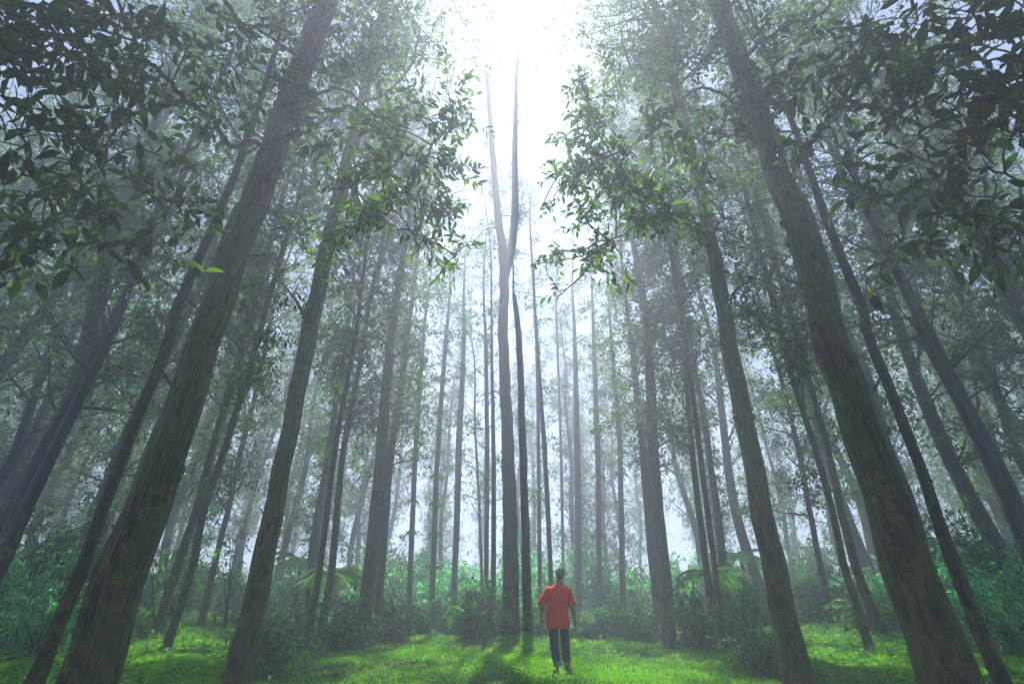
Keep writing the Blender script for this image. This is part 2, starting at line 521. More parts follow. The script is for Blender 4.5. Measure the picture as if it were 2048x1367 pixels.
# ------------------------------------------------------------------ trees
def make_tree(spec):
    rng = np.random.default_rng(spec['seed'])
    Y = spec['Y']; near = spec.get('near', False)
    pts = []; rad = []
    for (u, v, w) in spec['pts']:
        p, t = at_y(u, v, Y); pts.append(p); rad.append(w * .5 * t / F * Y / math.hypot(p[0], Y) * (.86 if p[2] < .5 else .96))
    pts = np.array(pts); rad = np.array(rad)
    # down to the ground
    z0 = float(ground_z(pts[0][0], Y)) - .15
    if pts[0][2] > z0 + .3:
        sl = (pts[0][:2] - pts[1][:2]) / (pts[0][2] - pts[1][2])
        q = pts[0][:2] + np.clip(sl, -.08, .08) * (z0 - pts[0][2])
        pts = np.vstack([[q[0], q[1], z0], pts]); rad = np.concatenate([[rad[0] * 1.06], rad])
    else:
        pts[0][2] = z0
    H = spec['H']
    if pts[-1][2] < H - 1:
        sl = np.clip((pts[-1][:2] - pts[-2][:2]) / (pts[-1][2] - pts[-2][2]), -.06, .06)
        dz = H - pts[-1][2]; n = max(2, int(dz / 3)); last = pts[-1].copy(); lr = rad[-1]
        for i in range(1, n + 1):
            f = i / n
            pts = np.vstack([pts, [last[0] + sl[0] * dz * f + rng.normal() * .10, last[1] + rng.normal() * .10, last[2] + dz * f]])
            rad = np.concatenate([rad, [max(.02, lr * (1 - .85 * f))]])
    base = np.array([pts[0][0], pts[0][1], z0 + .15])
    root = empty(spec.get('name', 'tree'), base, spec['label'], 'tree', spec.get('group', 'tall trees of the misty forest'))
    step = 14 if near else 6
    path = catmull(pts, step)
    rr = np.interp(np.linspace(0, 1, len(path)), np.linspace(0, 1, len(rad)), rad)
    sarc = path[:, 2] - path[0, 2]; pw = rng.uniform(0, 6.28, 6)
    for ax in (0, 1):
        path[:, ax] += rr * (.04 * np.sin(sarc * .9 + pw[ax]) + .05 * np.sin(sarc * 2.1 + pw[2 + ax]) + .05 * np.sin(sarc * 4.3 + pw[4 + ax])) * sm(0, 1.5, sarc)
    mbt = MB()
    tube(mbt, path, rr, 64 if near else 18, relief_fn(rng, .12 if near else .12))
    vines = []
    # knots
    for _ in range(spec.get('knots', 0)):
        i = rng.integers(2, len(path) // 2); a = rng.uniform(0, 6.28)
        d = np.array([math.cos(a), math.sin(a), .3]); c = path[i] + d * rr[i] * .75
        tube(mbt, np.array([c, c + d * rr[i] * .35, c + d * rr[i] * .5]), np.array([rr[i] * .45, rr[i] * .35, rr[i] * .1]), 9)

    def on(h):
        i = int(np.clip(np.searchsorted(path[:, 2], h), 1, len(path) - 1))
        return path[i], rr[i]
    # vines hanging on and winding round the trunk
    for q in range(spec.get('vines', 0)):
        h0 = rng.uniform(1, 3); hh_ = np.linspace(h0, h0 + rng.uniform(3, 8), 40); a = rng.uniform(3.4, 6.0) + np.cumsum(rng.normal(size=40) * .05) + rng.uniform(-.08, .08) * (hh_ - h0) * 3
        cc = [on(h) for h in hh_]
        P = np.array([c + np.array([math.cos(t_), math.sin(t_), 0]) * (r_ * 1.10) for (c, r_), t_ in zip(cc, a)])
        vb = MB(); tube(vb, P, rng.uniform(.008, .016), 5)
        vines.append(vb)
    for q in range(spec.get('stubs', 0)):
        h = rng.uniform(2, 9); c, r_ = on(h); a = rng.uniform(0, 6.28); d = np.array([math.cos(a), math.sin(a) * .5, .5])
        limb(mbt, c + d * r_ * .6, d, r_ * rng.uniform(1.2, 2.6), r_ * .16, rng, 0, 7)
    # forks: extra pixel-located limbs
    for fk in spec.get('forks', []):
        P = [at_y(u, v, Y)[0] for (u, v, w) in fk]; R = [w * .5 * at_y(u, v, Y)[1] / F for (u, v, w) in fk]
        Q = catmull(P, 5)
        tube(mbt, Q, np.interp(np.linspace(0, 1, len(Q)), np.linspace(0, 1, len(R)), R), 12)
        for q in range(8, len(Q) - 1, 2):
            limb(mbt, Q[q], rdir(1, rng)[0] * [1, 1, .4] + [0, 0, .9], rng.uniform(.8, 2.2), .035, rng, 0, 5)
    mbl = MB()
    L = spec.get('leaf', .13)
    # boughs: pixel-and-depth polylines (u, v, depth, width_px)
    nodes = []
    for bo in spec.get('boughs', []):
        P = [at_depth(u, v, d) for (u, v, d, w) in bo]; R = [w * .5 * d / F for (u, v, d, w) in bo]
        Q = catmull(P, 6)
        Q[1:-1] += rng.normal(size=(len(Q) - 2, 3)) * .018
        tube(mbt, Q, np.interp(np.linspace(0, 1, len(Q)), np.linspace(0, 1, len(R)), R), 9)
        nodes.append(Q[4:])
    nodes = np.concatenate(nodes) if nodes else None
    # clusters: (u, v, radius_px, depth, number of sprays)
    for (u, v, rpx, dep, ns) in spec.get('clusters', []):
        c = at_depth(u, v, dep); r = rpx * dep / F
        s_t, r0 = on(np.clip(c[2] - .45 * np.linalg.norm(c[:2] - base[:2]) * rng.uniform(.3, 1.2), base[2] + 2.5, H - 1))
        s = s_t; r_s = min(r0 * .3, .045)
        if nodes is not None:
            dist = np.linalg.norm(nodes - c, axis=1)
            if dist.min() < np.linalg.norm(s_t - c):
                s = nodes[dist.argmin()]; r_s = .014
        ln = np.linalg.norm(c - s)
        mid = s * .5 + c * .5 + np.array([0, 0, .10 * ln]) + rng.normal(size=3) * .10 * ln
        lim = catmull([s, mid, c], 6)
        tube(mbt, lim, np.linspace(r_s, .010, len(lim)), 6)
        nbo = max(5, ns // 14)
        ends = []
        go = norm(c - s)
        for b in range(nbo):
            d = norm(rdir(1, rng)[0] + go * .45) * np.array([1, 1, .8])
            bp, _ = limb(mbt, lim[rng.integers(len(lim) // 2, len(lim))], d, r * rng.uniform(.6, 1.5), .009 if dep < 9.5 else .013, rng, droop=.2, seg=4, wig=.22)
            ends.append(bp)
        ends = np.concatenate([e[1:] for e in ends])
        k = rng.integers(0, len(ends), ns)
        st = ends[k] + rng.normal(size=(ns, 3)) * r * .10
        dd = norm(st - c) + rdir(len(st), rng) * .9
        big = dep < 9.5
        Lc = spec.get('cleaf', L)
        sprays(mbl, st, dd, Lc * 2.3, 5, Lc, rng, hi=big, twig=.004 if big else None, droop=.45)
    cr = spec.get('crown')
    if cr:
        h0, h1, R, nb, ns = cr
        for b in range(nb):
            f = (b + rng.uniform(.1, .9)) / nb
            h = h0 + (h1 - h0) * f
            s, r0 = on(h)
            a = rng.uniform(0, 2 * math.pi)
            if spec.get('az'):
                a0, aw = spec['az']; a = math.radians(a0 + rng.uniform(-aw, aw))
            ln = R * rng.uniform(.45, 1.0) * (1 - .35 * abs(f - .45))
            P, d = limb(mbt, s, (math.cos(a), math.sin(a), rng.uniform(.15, 1.0)), ln, min(r0 * .45, .012 * ln + .02), rng, .06, 5)
            nn = max(4, int(ns * rng.uniform(.5, 1.5)))
            ks = rng.integers(2, 6, nn)
            nn = int(nn * .72); ks = ks[:nn]; cl = P[ks] + rng.normal(size=(nn, 3)) * ln * np.array([.19, .19, .15])
            sprays(mbl, cl, (cl - s) * .5 + rdir(nn, rng) * ln * .5, L * 2.4, 6, L, rng, hi=False)
    iv = spec.get('ivy')
    if iv:
        h0, h1, n = iv
        hs = rng.uniform(h0, h1, n); P = []; 
        for h in hs:
            s, r0 = on(h); a = rng.uniform(0, 6.28)
            P.append(s + np.array([math.cos(a), math.sin(a), 0]) * r0)
        P = np.array(P); s0 = np.array([on(h)[0] for h in hs])
        sprays(mbl, P, norm(P - s0) + np.array([0, 0, -.5]) + rdir(n, rng) * .5, .3, 5, .11, rng, wr=.38)
    trunk = mbt.build('trunk', spec.get('bark', M_BARK_G), root, base, smooth=True)
    for vb in vines:
        vb.build('vine', M_TWIG, root, base, smooth=True)
    if mbl.n:
        mbl.build('crown', [spec.get('lm', M_LEAF), M_TWIG], root, base)
    return root, on


def mir(p):
    return [(2066 - a, *r) for a, *r in p]


T = []
# two big mossy trees
BO1 = [[(530, 292, 8.7, 13), (500, 283, 8.4, 12), (462, 290, 8.1, 12), (420, 232, 7.6, 11), (370, 198, 7.1, 10), (325, 150, 6.6, 9), (285, 108, 6.2, 8), (250, 40, 5.8, 7), (225, -60, 5.4, 5)],
       [(372, 200, 7.1, 9), (330, 212, 6.8, 8), (300, 216, 6.5, 8), (245, 245, 6.1, 7), (212, 290, 5.8, 6), (150, 320, 5.4, 5), (60, 350, 5.1, 5), (-30, 380, 4.8, 4)],
       [(425, 240, 7.6, 5), (405, 275, 7.2, 4.5), (365, 335, 6.6, 4), (350, 400, 6.2, 3.5), (300, 470, 5.7, 3)],
       [(215, 285, 5.8, 5), (200, 340, 5.6, 4), (120, 420, 5.2, 4), (40, 480, 4.9, 3)],
       [(262, 80, 6.0, 5), (180, 60, 5.6, 5), (80, 100, 5.2, 4), (-20, 120, 4.9, 4)],
       [(560, 262, 8.8, 7), (610, 205, 8.4, 6), (665, 176, 8.0, 6), (720, 200, 7.6, 5), (762, 250, 7.3, 4)],
       [(565, 275, 8.7, 6), (620, 268, 8.4, 5), (660, 300, 8.0, 4), (690, 380, 7.7, 3)],
       [(600, 120, 9.2, 8), (520, 60, 8.4, 6), (440, 30, 7.6, 5), (380, -30, 7.0, 4)]]
CL1 = [(40, 40, 143, 4.7, 27), (130, 20, 121, 5.0, 24), (40, 150, 121, 4.8, 22), (140, 120, 110, 5.1, 20), (230, 40, 99, 5.5, 15), (30, 260, 99, 4.8, 16), (130, 240, 99, 5.1, 15), (220, 180, 88, 5.6, 11),
       (300, 60, 88, 6.0, 11), (330, 180, 77, 6.4, 9), (380, 90, 88, 6.8, 14), (420, 170, 77, 7.2, 10), (470, 60, 99, 7.6, 20), (490, 150, 66, 7.8, 11), (60, 380, 77, 4.8, 9), (160, 350, 88, 5.2, 11), (250, 300, 77, 5.6, 7),
       (20, 470, 66, 4.6, 7), (110, 440, 77, 5.0, 7), (200, 430, 66, 5.3, 6), (300, 380, 66, 5.7, 6), (360, 400, 66, 6.0, 5), (290, 500, 39, 5.2, 3), (250, 510, 22, 5.2, 2), (400, 330, 66, 6.4, 6), (430, 260, 44, 7.2, 4), (10, 560, 33, 4.5, 2),
       (550, 30, 88, 12.5, 37), (600, 110, 44, 12, 16), (680, 260, 66, 8.0, 15), (760, 270, 55, 7.4, 10)]
T.append(dict(seed=1, Y=6.0, near=True, bark=M_BARK, H=22, knots=5, stubs=3, leaf=.15, cleaf=.185, lm=M_LEAF_N,
    pts=[(172, 1367, 142), (245, 1139, 112), (337, 900, 96), (403, 689, 80), (487, 450, 74), (513, 400, 68), (567, 239, 56), (655, 0, 46)],
    label='thickest mossy brown trunk leaning in from the lower left corner', boughs=BO1, clusters=CL1, crown=(13.5, 22, 4.0, 24, 60)))
BO2 = [[(2066 - u + (12 if u > 400 else 0), v, d, w) for u, v, d, w in bo] for bo in BO1]
T.append(dict(seed=2, Y=6.0, near=True, bark=M_BARK, H=22, knots=5, stubs=3, leaf=.15, cleaf=.185, lm=M_LEAF_N,
    pts=[(1903, 1367, 140), (1825, 1139, 112), (1741, 900, 93), (1667, 689, 82), (1596, 450, 70), (1536, 290, 58), (1490, 150, 50), (1435, 0, 44)],
    label='thickest mossy brown trunk leaning in from the lower right corner', boughs=BO2 + [[(1620, 285, 8.0, 9), (1640, 262, 7.9, 7), (1652, 250, 7.9, 6)]], clusters=mir(CL1), crown=(13.5, 22, 4.0, 24, 60)))
# second pair
CL3 = [(760, 260, 72, 8, 30), (830, 230, 72, 8, 33), (890, 200, 53, 8, 19), (920, 260, 48, 8.4, 14), (850, 310, 72, 7.6, 37), (780, 340, 72, 7.4, 37), (710, 380, 66, 7.6, 26), (840, 390, 72, 7.4, 30), (900, 340, 53, 8, 19), (770, 430, 72, 7.2, 26),
       (890, 440, 48, 7.6, 12), (850, 490, 60, 7.4, 14), (910, 510, 36, 7.6, 7), (690, 290, 72, 8.4, 26), (640, 470, 60, 8.4, 16), (600, 440, 60, 8.6, 15), (700, 460, 60, 8, 14), (560, 560, 48, 9, 14),
       (720, 160, 84, 10, 49), (800, 130, 96, 10.5, 66), (700, 60, 108, 11, 75), (800, 40, 96, 11, 66), (860, 90, 48, 11, 20), (640, 60, 84, 10, 42)]
BO3 = [[(705, 290, 12.5, 9), (760, 330, 11, 7), (800, 380, 9.2, 6), (830, 360, 8, 5), (860, 300, 7.8, 4), (900, 250, 8, 3)],
       [(690, 350, 12.0, 8), (730, 420, 10, 6), (790, 450, 8.2, 5), (860, 480, 7.6, 3)],
       [(725, 200, 13, 7), (770, 190, 11.5, 6), (820, 130, 10.8, 5), (840, 60, 10.8, 4)]]
T.append(dict(seed=3, Y=8.5, near=True, bark=M_BARK, H=24, knots=4, stubs=3, leaf=.14, cleaf=.135, lm=M_LEAF,
    pts=[(472, 1367, 66), (524, 1139, 50), (571, 900, 40), (612, 700, 38), (665, 450, 31), (718, 239, 26), (742, 120, 22)],
    label='second mossy trunk standing in the grass just inside the thick left one', boughs=BO3, clusters=CL3, crown=(13, 24, 4.0, 26, 70)))
T.append(dict(seed=4, Y=8.5, near=True, bark=M_BARK, H=24, knots=4, stubs=3, leaf=.14, cleaf=.135, lm=M_LEAF,
    pts=[(1597, 1367, 63), (1549, 1139, 50), (1500, 900, 42), (1460, 689, 38), (1415, 450, 31), (1365, 239, 26), (1340, 130, 22)],
    label='second mossy trunk standing in the grass just inside the thick right one', boughs=[[(2080 - u, v, d, w) for u, v, d, w in bo] for bo in BO3],
    clusters=mir(CL3) + [(1110, 390, 40, 8.5, 12), (1150, 440, 40, 8.5, 14), (1080, 420, 22, 8.5, 5), (1130, 330, 30, 9, 7), (1130, 500, 40, 8.4, 10), (1060, 530, 22, 8.2, 4), (1120, 590, 20, 8.2, 3)], crown=(13, 24, 4.0, 26, 70)))
# slim outer pair
T.append(dict(seed=5, Y=7.4, near=True, bark=M_BARK_G, H=20, knots=5, stubs=3, leaf=.12,
    pts=[(68, 1367, 46), (162, 1139, 31), (250, 900, 26), (335, 689, 24), (352, 620, 22), (427, 450, 19), (490, 290, 16), (551, 100, 13)],
    label='slender trunk left of the thickest left trunk, its foot in the leafy undergrowth',
    clusters=[(300, 640, 60, 12, 60), (250, 720, 60, 13, 60)], crown=(9, 20, 3.4, 22, 75)))
T.append(dict(seed=6, Y=7.4, near=True, bark=M_BARK_G, H=20, knots=5, stubs=3, leaf=.12,
    pts=[(2007, 1367, 44), (1910, 1139, 34), (1828, 900, 25), (1743, 689, 25), (1720, 600, 23), (1657, 450, 20), (1600, 290, 16), (1530, 100, 13)],
    label='slender trunk right of the thickest right trunk, gleaming at its foot',
    clusters=[(1760, 640, 60, 12, 60), (1800, 720, 60, 13, 60)], crown=(9, 20, 3.4, 22, 75)))


def pair(seed, Y, H, left, right, lab_l, lab_r, **k):
    for i, (p, lab) in enumerate(((left, lab_l), (right, lab_r))):
        if p is None: continue
        kk = dict(k)
        if i and 'clusters' in kk: kk['clusters'] = mir(kk['clusters'])
        T.append(dict(seed=seed + i * 50, Y=Y, H=H, pts=p, label=lab, **kk))


pair(10, 11, 24, [(-10, 1150, 40), (108, 900, 30), (212, 689, 26), (250, 600, 20)], [(2075, 1150, 40), (1966, 900, 28), (1857, 689, 26), (1818, 600, 20)],
     'dark leaning trunk near the left edge, bare branches fanning from its side', 'dark leaning trunk near the right edge, bare branches fanning from its side',
     bark=M_BARK_D, lm=M_LEAF_D, crown=(5.5, 24, 4.0, 36, 66))
pair(11, 12.5, 23, [(10, 1080, 26), (84, 900, 22), (190, 700, 17)], [(2060, 1060, 26), (1987, 900, 22), (1880, 700, 17)],
     'thinner dark trunk close behind the leaning one at the left edge', 'thinner dark trunk close behind the leaning one at the right edge',
     bark=M_BARK_D, lm=M_LEAF_D, crown=(5, 23, 4.2, 30, 60))
pair(12, 16, 24, [(-30, 1000, 30), (33, 900, 27), (100, 700, 20)], [(2095, 1000, 30), (2032, 900, 27), (1965, 700, 20)],
     'grey misty trunk outermost on the left, cut by the picture edge', 'grey misty trunk outermost on the right, cut by the picture edge',
     bark=M_BARK_D, crown=(5, 24, 4.6, 32, 60))
pair(13, 15, 22, [(307, 1278, 24), (352, 1139, 20), (395, 1010, 18), (424, 900, 17), (468, 750, 15), (550, 450, 12)],
     [(1768, 1279, 24), (1714, 1139, 20), (1680, 1010, 18), (1655, 900, 17), (1614, 750, 15), (1530, 450, 12)],
     'back one of two crossing mossy trunks in the gap between thick and second left trunks', 'back one of two crossing mossy trunks in the gap between thick and second right trunks',
     bark=M_BARK, crown=(5, 22, 2.8, 32, 70))
pair(14, 13.6, 21, [(328, 1310, 22), (383, 1139, 18), (410, 1010, 16), (448, 900, 15), (495, 750, 14), (560, 520, 11)],
     [(1745, 1313, 22), (1690, 1139, 18), (1662, 1010, 17), (1632, 900, 16), (1584, 750, 14), (1520, 500, 11)],
     'front one of two crossing mossy trunks, rooted in the bright grass at left', 'front one of two crossing mossy trunks, rooted in the bright grass at right',
     bark=M_BARK, lm=M_LEAF_N, leaf=.12, crown=(6.5, 21, 2.6, 37, 90), clusters=[(540, 640, 60, 12, 90), (500, 730, 50, 13, 60), (440, 960, 50, 14, 60)])
pair(15, 19, 21, [(400, 1254, 16), (427, 1139, 13), (458, 1010, 12), (482, 900, 11), (520, 750, 10)],
     [(1676, 1262, 16), (1642, 1139, 13), (1618, 1010, 12), (1597, 900, 11), (1560, 750, 10)],
     'thin pale trunk with leafy tufts, right of the two crossing left trunks', 'thin pale trunk with leafy tufts, left of the two crossing right trunks',
     bark=M_BARK_G, crown=(3.5, 21, 3.2, 42, 84), lm=M_LEAF_D)
pair(16, 14.5, 23, [(612, 1306, 14), (639, 1139, 13), (670, 900, 12), (708, 689, 10), (725, 560, 9)],
     [(1450, 1290, 16), (1430, 1139, 13), (1399, 900, 12), (1372, 689, 10), (1350, 560, 9)],
     'slim trunk rising in front of the left tree fern', 'slim trunk rising in front of the right tree fern',
     bark=M_BARK_G, crown=(7, 23, 2.8, 37, 90))
pair(17, 16.5, 24, [(636, 1290, 18), (663, 1139, 15), (687, 900, 12), (715, 750, 11), (740, 600, 10)],
     [(1430, 1278, 18), (1413, 1139, 14), (1384, 900, 12), (1368, 689, 11), (1345, 450, 9)],
     'slim trunk just behind the one before the left tree fern', 'slim trunk just behind the one before the right tree fern',
     bark=M_BARK_G, crown=(5, 24, 3.0, 44, 90))
pair(18, 15.7, 26, [(723, 1300, 36), (740, 1139, 28), (763, 900, 24), (781, 689, 18), (800, 550, 15), (812, 480, 12)],
     [(1340, 1290, 34), (1327, 1139, 28), (1306, 900, 23), (1296, 689, 18), (1279, 550, 15), (1265, 480, 12)],
     'stout dark trunk midway left, widest one between fern and centre', 'stout dark trunk midway right, widest one between fern and centre',
     bark=M_BARK, crown=(5.5, 22, 2.5, 40, 76), clusters=[(850, 690, 60, 17, 110), (835, 840, 50, 16, 80), (700, 870, 50, 17, 60)])
pair(19, 18.5, 25, [(749, 1270, 22), (763, 1139, 17), (782, 900, 15), (800, 800, 13), (811, 700, 12), (824, 600, 9)],
     [(1320, 1268, 22), (1306, 1139, 17), (1286, 900, 15), (1275, 800, 13), (1265, 700, 12), (1252, 600, 9)],
     'narrower trunk hugging the stout dark left one on its inner side', 'narrower trunk hugging the stout dark right one on its inner side',
     bark=M_BARK_G, crown=(4.5, 21, 2.3, 30, 66))
pair(23, 20, 20, [(618, 1240, 22), (628, 1100, 20), (650, 950, 15), (672, 800, 11)], [(1452, 1240, 22), (1443, 1100, 20), (1424, 950, 15), (1402, 800, 11)],
     'dark trunk shrouded in climbing leaves behind the left tree fern', 'dark trunk shrouded in climbing leaves behind the right tree fern',
     bark=M_BARK_D, lm=M_LEAF_D, crown=(9, 20, 2.2, 16, 40), ivy=(1.5, 12, 620), leaf=.13)
pair(20, 24, 22, [(816, 1266, 13), (831, 900, 11), (842, 750, 9)], [(1246, 1270, 13), (1240, 900, 11), (1228, 750, 9)],
     'hazy leaf-clad trunk third in from the stout left one', 'hazy leaf-clad trunk nearest the stout right one',
     bark=M_BARK_G, crown=(7, 18, 2.2, 18, 34), ivy=(1.5, 13, 260), leaf=.15)
pair(21, 25, 21, [(862, 1262, 13), (876, 900, 11), (890, 700, 9)], [(1200, 1270, 13), (1195, 900, 11), (1188, 689, 9)],
     'hazy trunk shaggy with climbing leaves left of the pale one', 'hazy trunk shaggy with climbing leaves right of the pale one',
     bark=M_BARK_G, crown=(12, 19, 1.8, 11, 26), ivy=(1, 15, 520), leaf=.15)
pair(22, 26, 23, [(906, 1262, 15), (918, 900, 13), (927, 700, 9)], [(1158, 1262, 15), (1154, 900, 13), (1150, 689, 9)],
     'pale bare trunk lit by mist in the gap left of centre', 'pale bare trunk lit by mist behind the man',
     bark=M_BARK_G, crown=(14, 21, 1.6, 10, 24), leaf=.15)
# centre
T.append(dict(seed=31, Y=19.5, H=31, bark=M_BARK_D, near=True, label='tall dark centre trunk forking high up into two bare limbs',
    pts=[(1022, 1282, 38), (1021, 1139, 31), (1016, 900, 25), (1007, 689, 22), (1008, 540, 20), (995, 420, 14), (985, 300, 11), (975, 170, 7), (968, 100, 3)],
    tips=[(.80, 8), (.9, 6)], forks=[[(1008, 560, 17), (1022, 500, 17), (1030, 420, 15), (1029, 320, 12), (1031, 210, 8), (1033, 140, 5), (1036, 90, 2)]],
    clusters=[(1010, 430, 50, 26, 80), (960, 480, 50, 27, 80), (1060, 450, 45, 27, 60), (975, 300, 22, 30, 16), (1045, 260, 18, 31, 16), (985, 380, 30, 28, 40), (968, 150, 18, 33, 14), (978, 220, 16, 32, 12), (1036, 130, 18, 33, 14), (1026, 190, 14, 32, 10), (1005, 350, 30, 28, 30), (965, 90, 14, 34, 8), (1040, 80, 12, 34, 7)], leaf=.15))
T.append(dict(seed=32, Y=20.5, H=19, bark=M_BARK_G, near=True, label='dark trunk with broken top just right of the forked centre one',
    pts=[(1057, 1278, 21), (1053, 1139, 18), (1046, 900, 16), (1038, 689, 13), (1030, 600, 9), (1027, 580, 4)], ivy=(8, 17, 120)))
T.append(dict(seed=33, Y=20.0, H=20, bark=M_BARK_D, label='thin dark trunk just left of the forked centre one',
    pts=[(988, 1280, 12), (987, 1139, 10), (987, 900, 9), (984, 750, 7)], crown=(11, 20, 1.6, 12, 26)))
T.append(dict(seed=34, Y=22, H=24, bark=M_BARK_D, label='thin trunk leaning left that rises behind the man',
    pts=[(1108, 1270, 11), (1103, 1170, 10), (1089, 900, 9), (1074, 689, 8), (1066, 550, 6)], crown=(14, 24, 1.6, 12, 26)))
T.append(dict(seed=35, Y=24, H=22, bark=M_BARK_G, label='grey hazy trunk second left of the forked centre one',
    pts=[(972, 1262, 11), (974, 900, 9), (972, 700, 8)], crown=(4, 20, 2.0, 22, 34), leaf=.14))
T.append(dict(seed=36, Y=24, H=20, bark=M_BARK_G, label='grey hazy trunk between broken-top trunk and the man',
    pts=[(1080, 1262, 10), (1077, 900, 8), (1074, 700, 7)], crown=(3.5, 18, 1.7, 16, 30), leaf=.14))
T.append(dict(seed=37, Y=28, H=21, bark=M_BARK_G, label='faint slender trunk with spreading twigs left of the grey centre trunks',
    pts=[(966, 1250, 7), (958, 1000, 6), (950, 850, 5)], crown=(4, 19, 2.4, 26, 44), leaf=.15))
T.append(dict(seed=38, Y=30, H=25, bark=M_BARK_G, label='faint threadlike trunk in the bright gap above the man',
    pts=[(1128, 1250, 7), (1122, 900, 6), (1112, 600, 5)], crown=(16, 25, 1.5, 12, 24), leaf=.15))

ONS = {}
for s in T:
    ONS[s['seed']] = make_tree(s)

# landmarks used to say where background plants stand
ANCH = {1: 'thickest left trunk', 2: 'thickest right trunk', 3: 'second left trunk', 4: 'second right trunk', 5: 'slender left trunk', 6: 'slender right trunk',
        10: 'left edge trunk', 60: 'right edge trunk', 18: 'stout dark left trunk', 68: 'stout dark right trunk', 31: 'forked centre trunk', 22: 'pale bare left trunk',
        34: 'man', 20: 'leaf-clad left trunk', 70: 'leaf-clad right trunk', 16: 'left fern trunk', 66: 'right fern trunk',
        13: 'crossing left trunks', 63: 'crossing right trunks'}


def u_of(x, y, z=1.5):
    d = y * CP + (z - CAM_H) * SP
    return 1024 + F * x / d


def seen_u(spec):          # where the trunk crosses the eye-level band of the picture
    p = spec['pts']; v = [q[1] for q in p][::-1]; u = [q[0] for q in p][::-1]
    return float(np.interp(1200, v, u))


MARKS = sorted((seen_u(s), ANCH[s['seed']]) for s in T if s['seed'] in ANCH)
ORD = ['nearest'] + [w + ' nearest' for w in 'second third fourth fifth sixth seventh eighth ninth tenth eleventh twelfth thirteenth fourteenth fifteenth sixteenth seventeenth eighteenth nineteenth twentieth'.split()
    + ['twenty-' + q for q in 'first second third fourth fifth sixth seventh eighth ninth'.split()] + ['thirtieth'] + ['thirty-' + q for q in 'first second third fourth fifth sixth seventh eighth ninth'.split()]]


def place_labels(items, what):
    slots = {}
    for (x, y, r) in items:
        u = u_of(x, y)
        i = sum(1 for m in MARKS if m[0] < u)
        slots.setdefault(i, []).append((y, r))
    for i, lst in slots.items():
        lst.sort(key=lambda q: q[0])
        if i == 0: w = 'left of the %s' % MARKS[0][1]
        elif i == len(MARKS): w = 'right of the %s' % MARKS[-1][1]
        else: w = 'between the %s and the %s' % (MARKS[i - 1][1], MARKS[i][1])
        for k, (y, r) in enumerate(lst):
            r['label'] = ('%s %s %s' % (ORD[min(k, 38)], what, w)) if len(lst) > 1 else '%s %s' % (what, w)


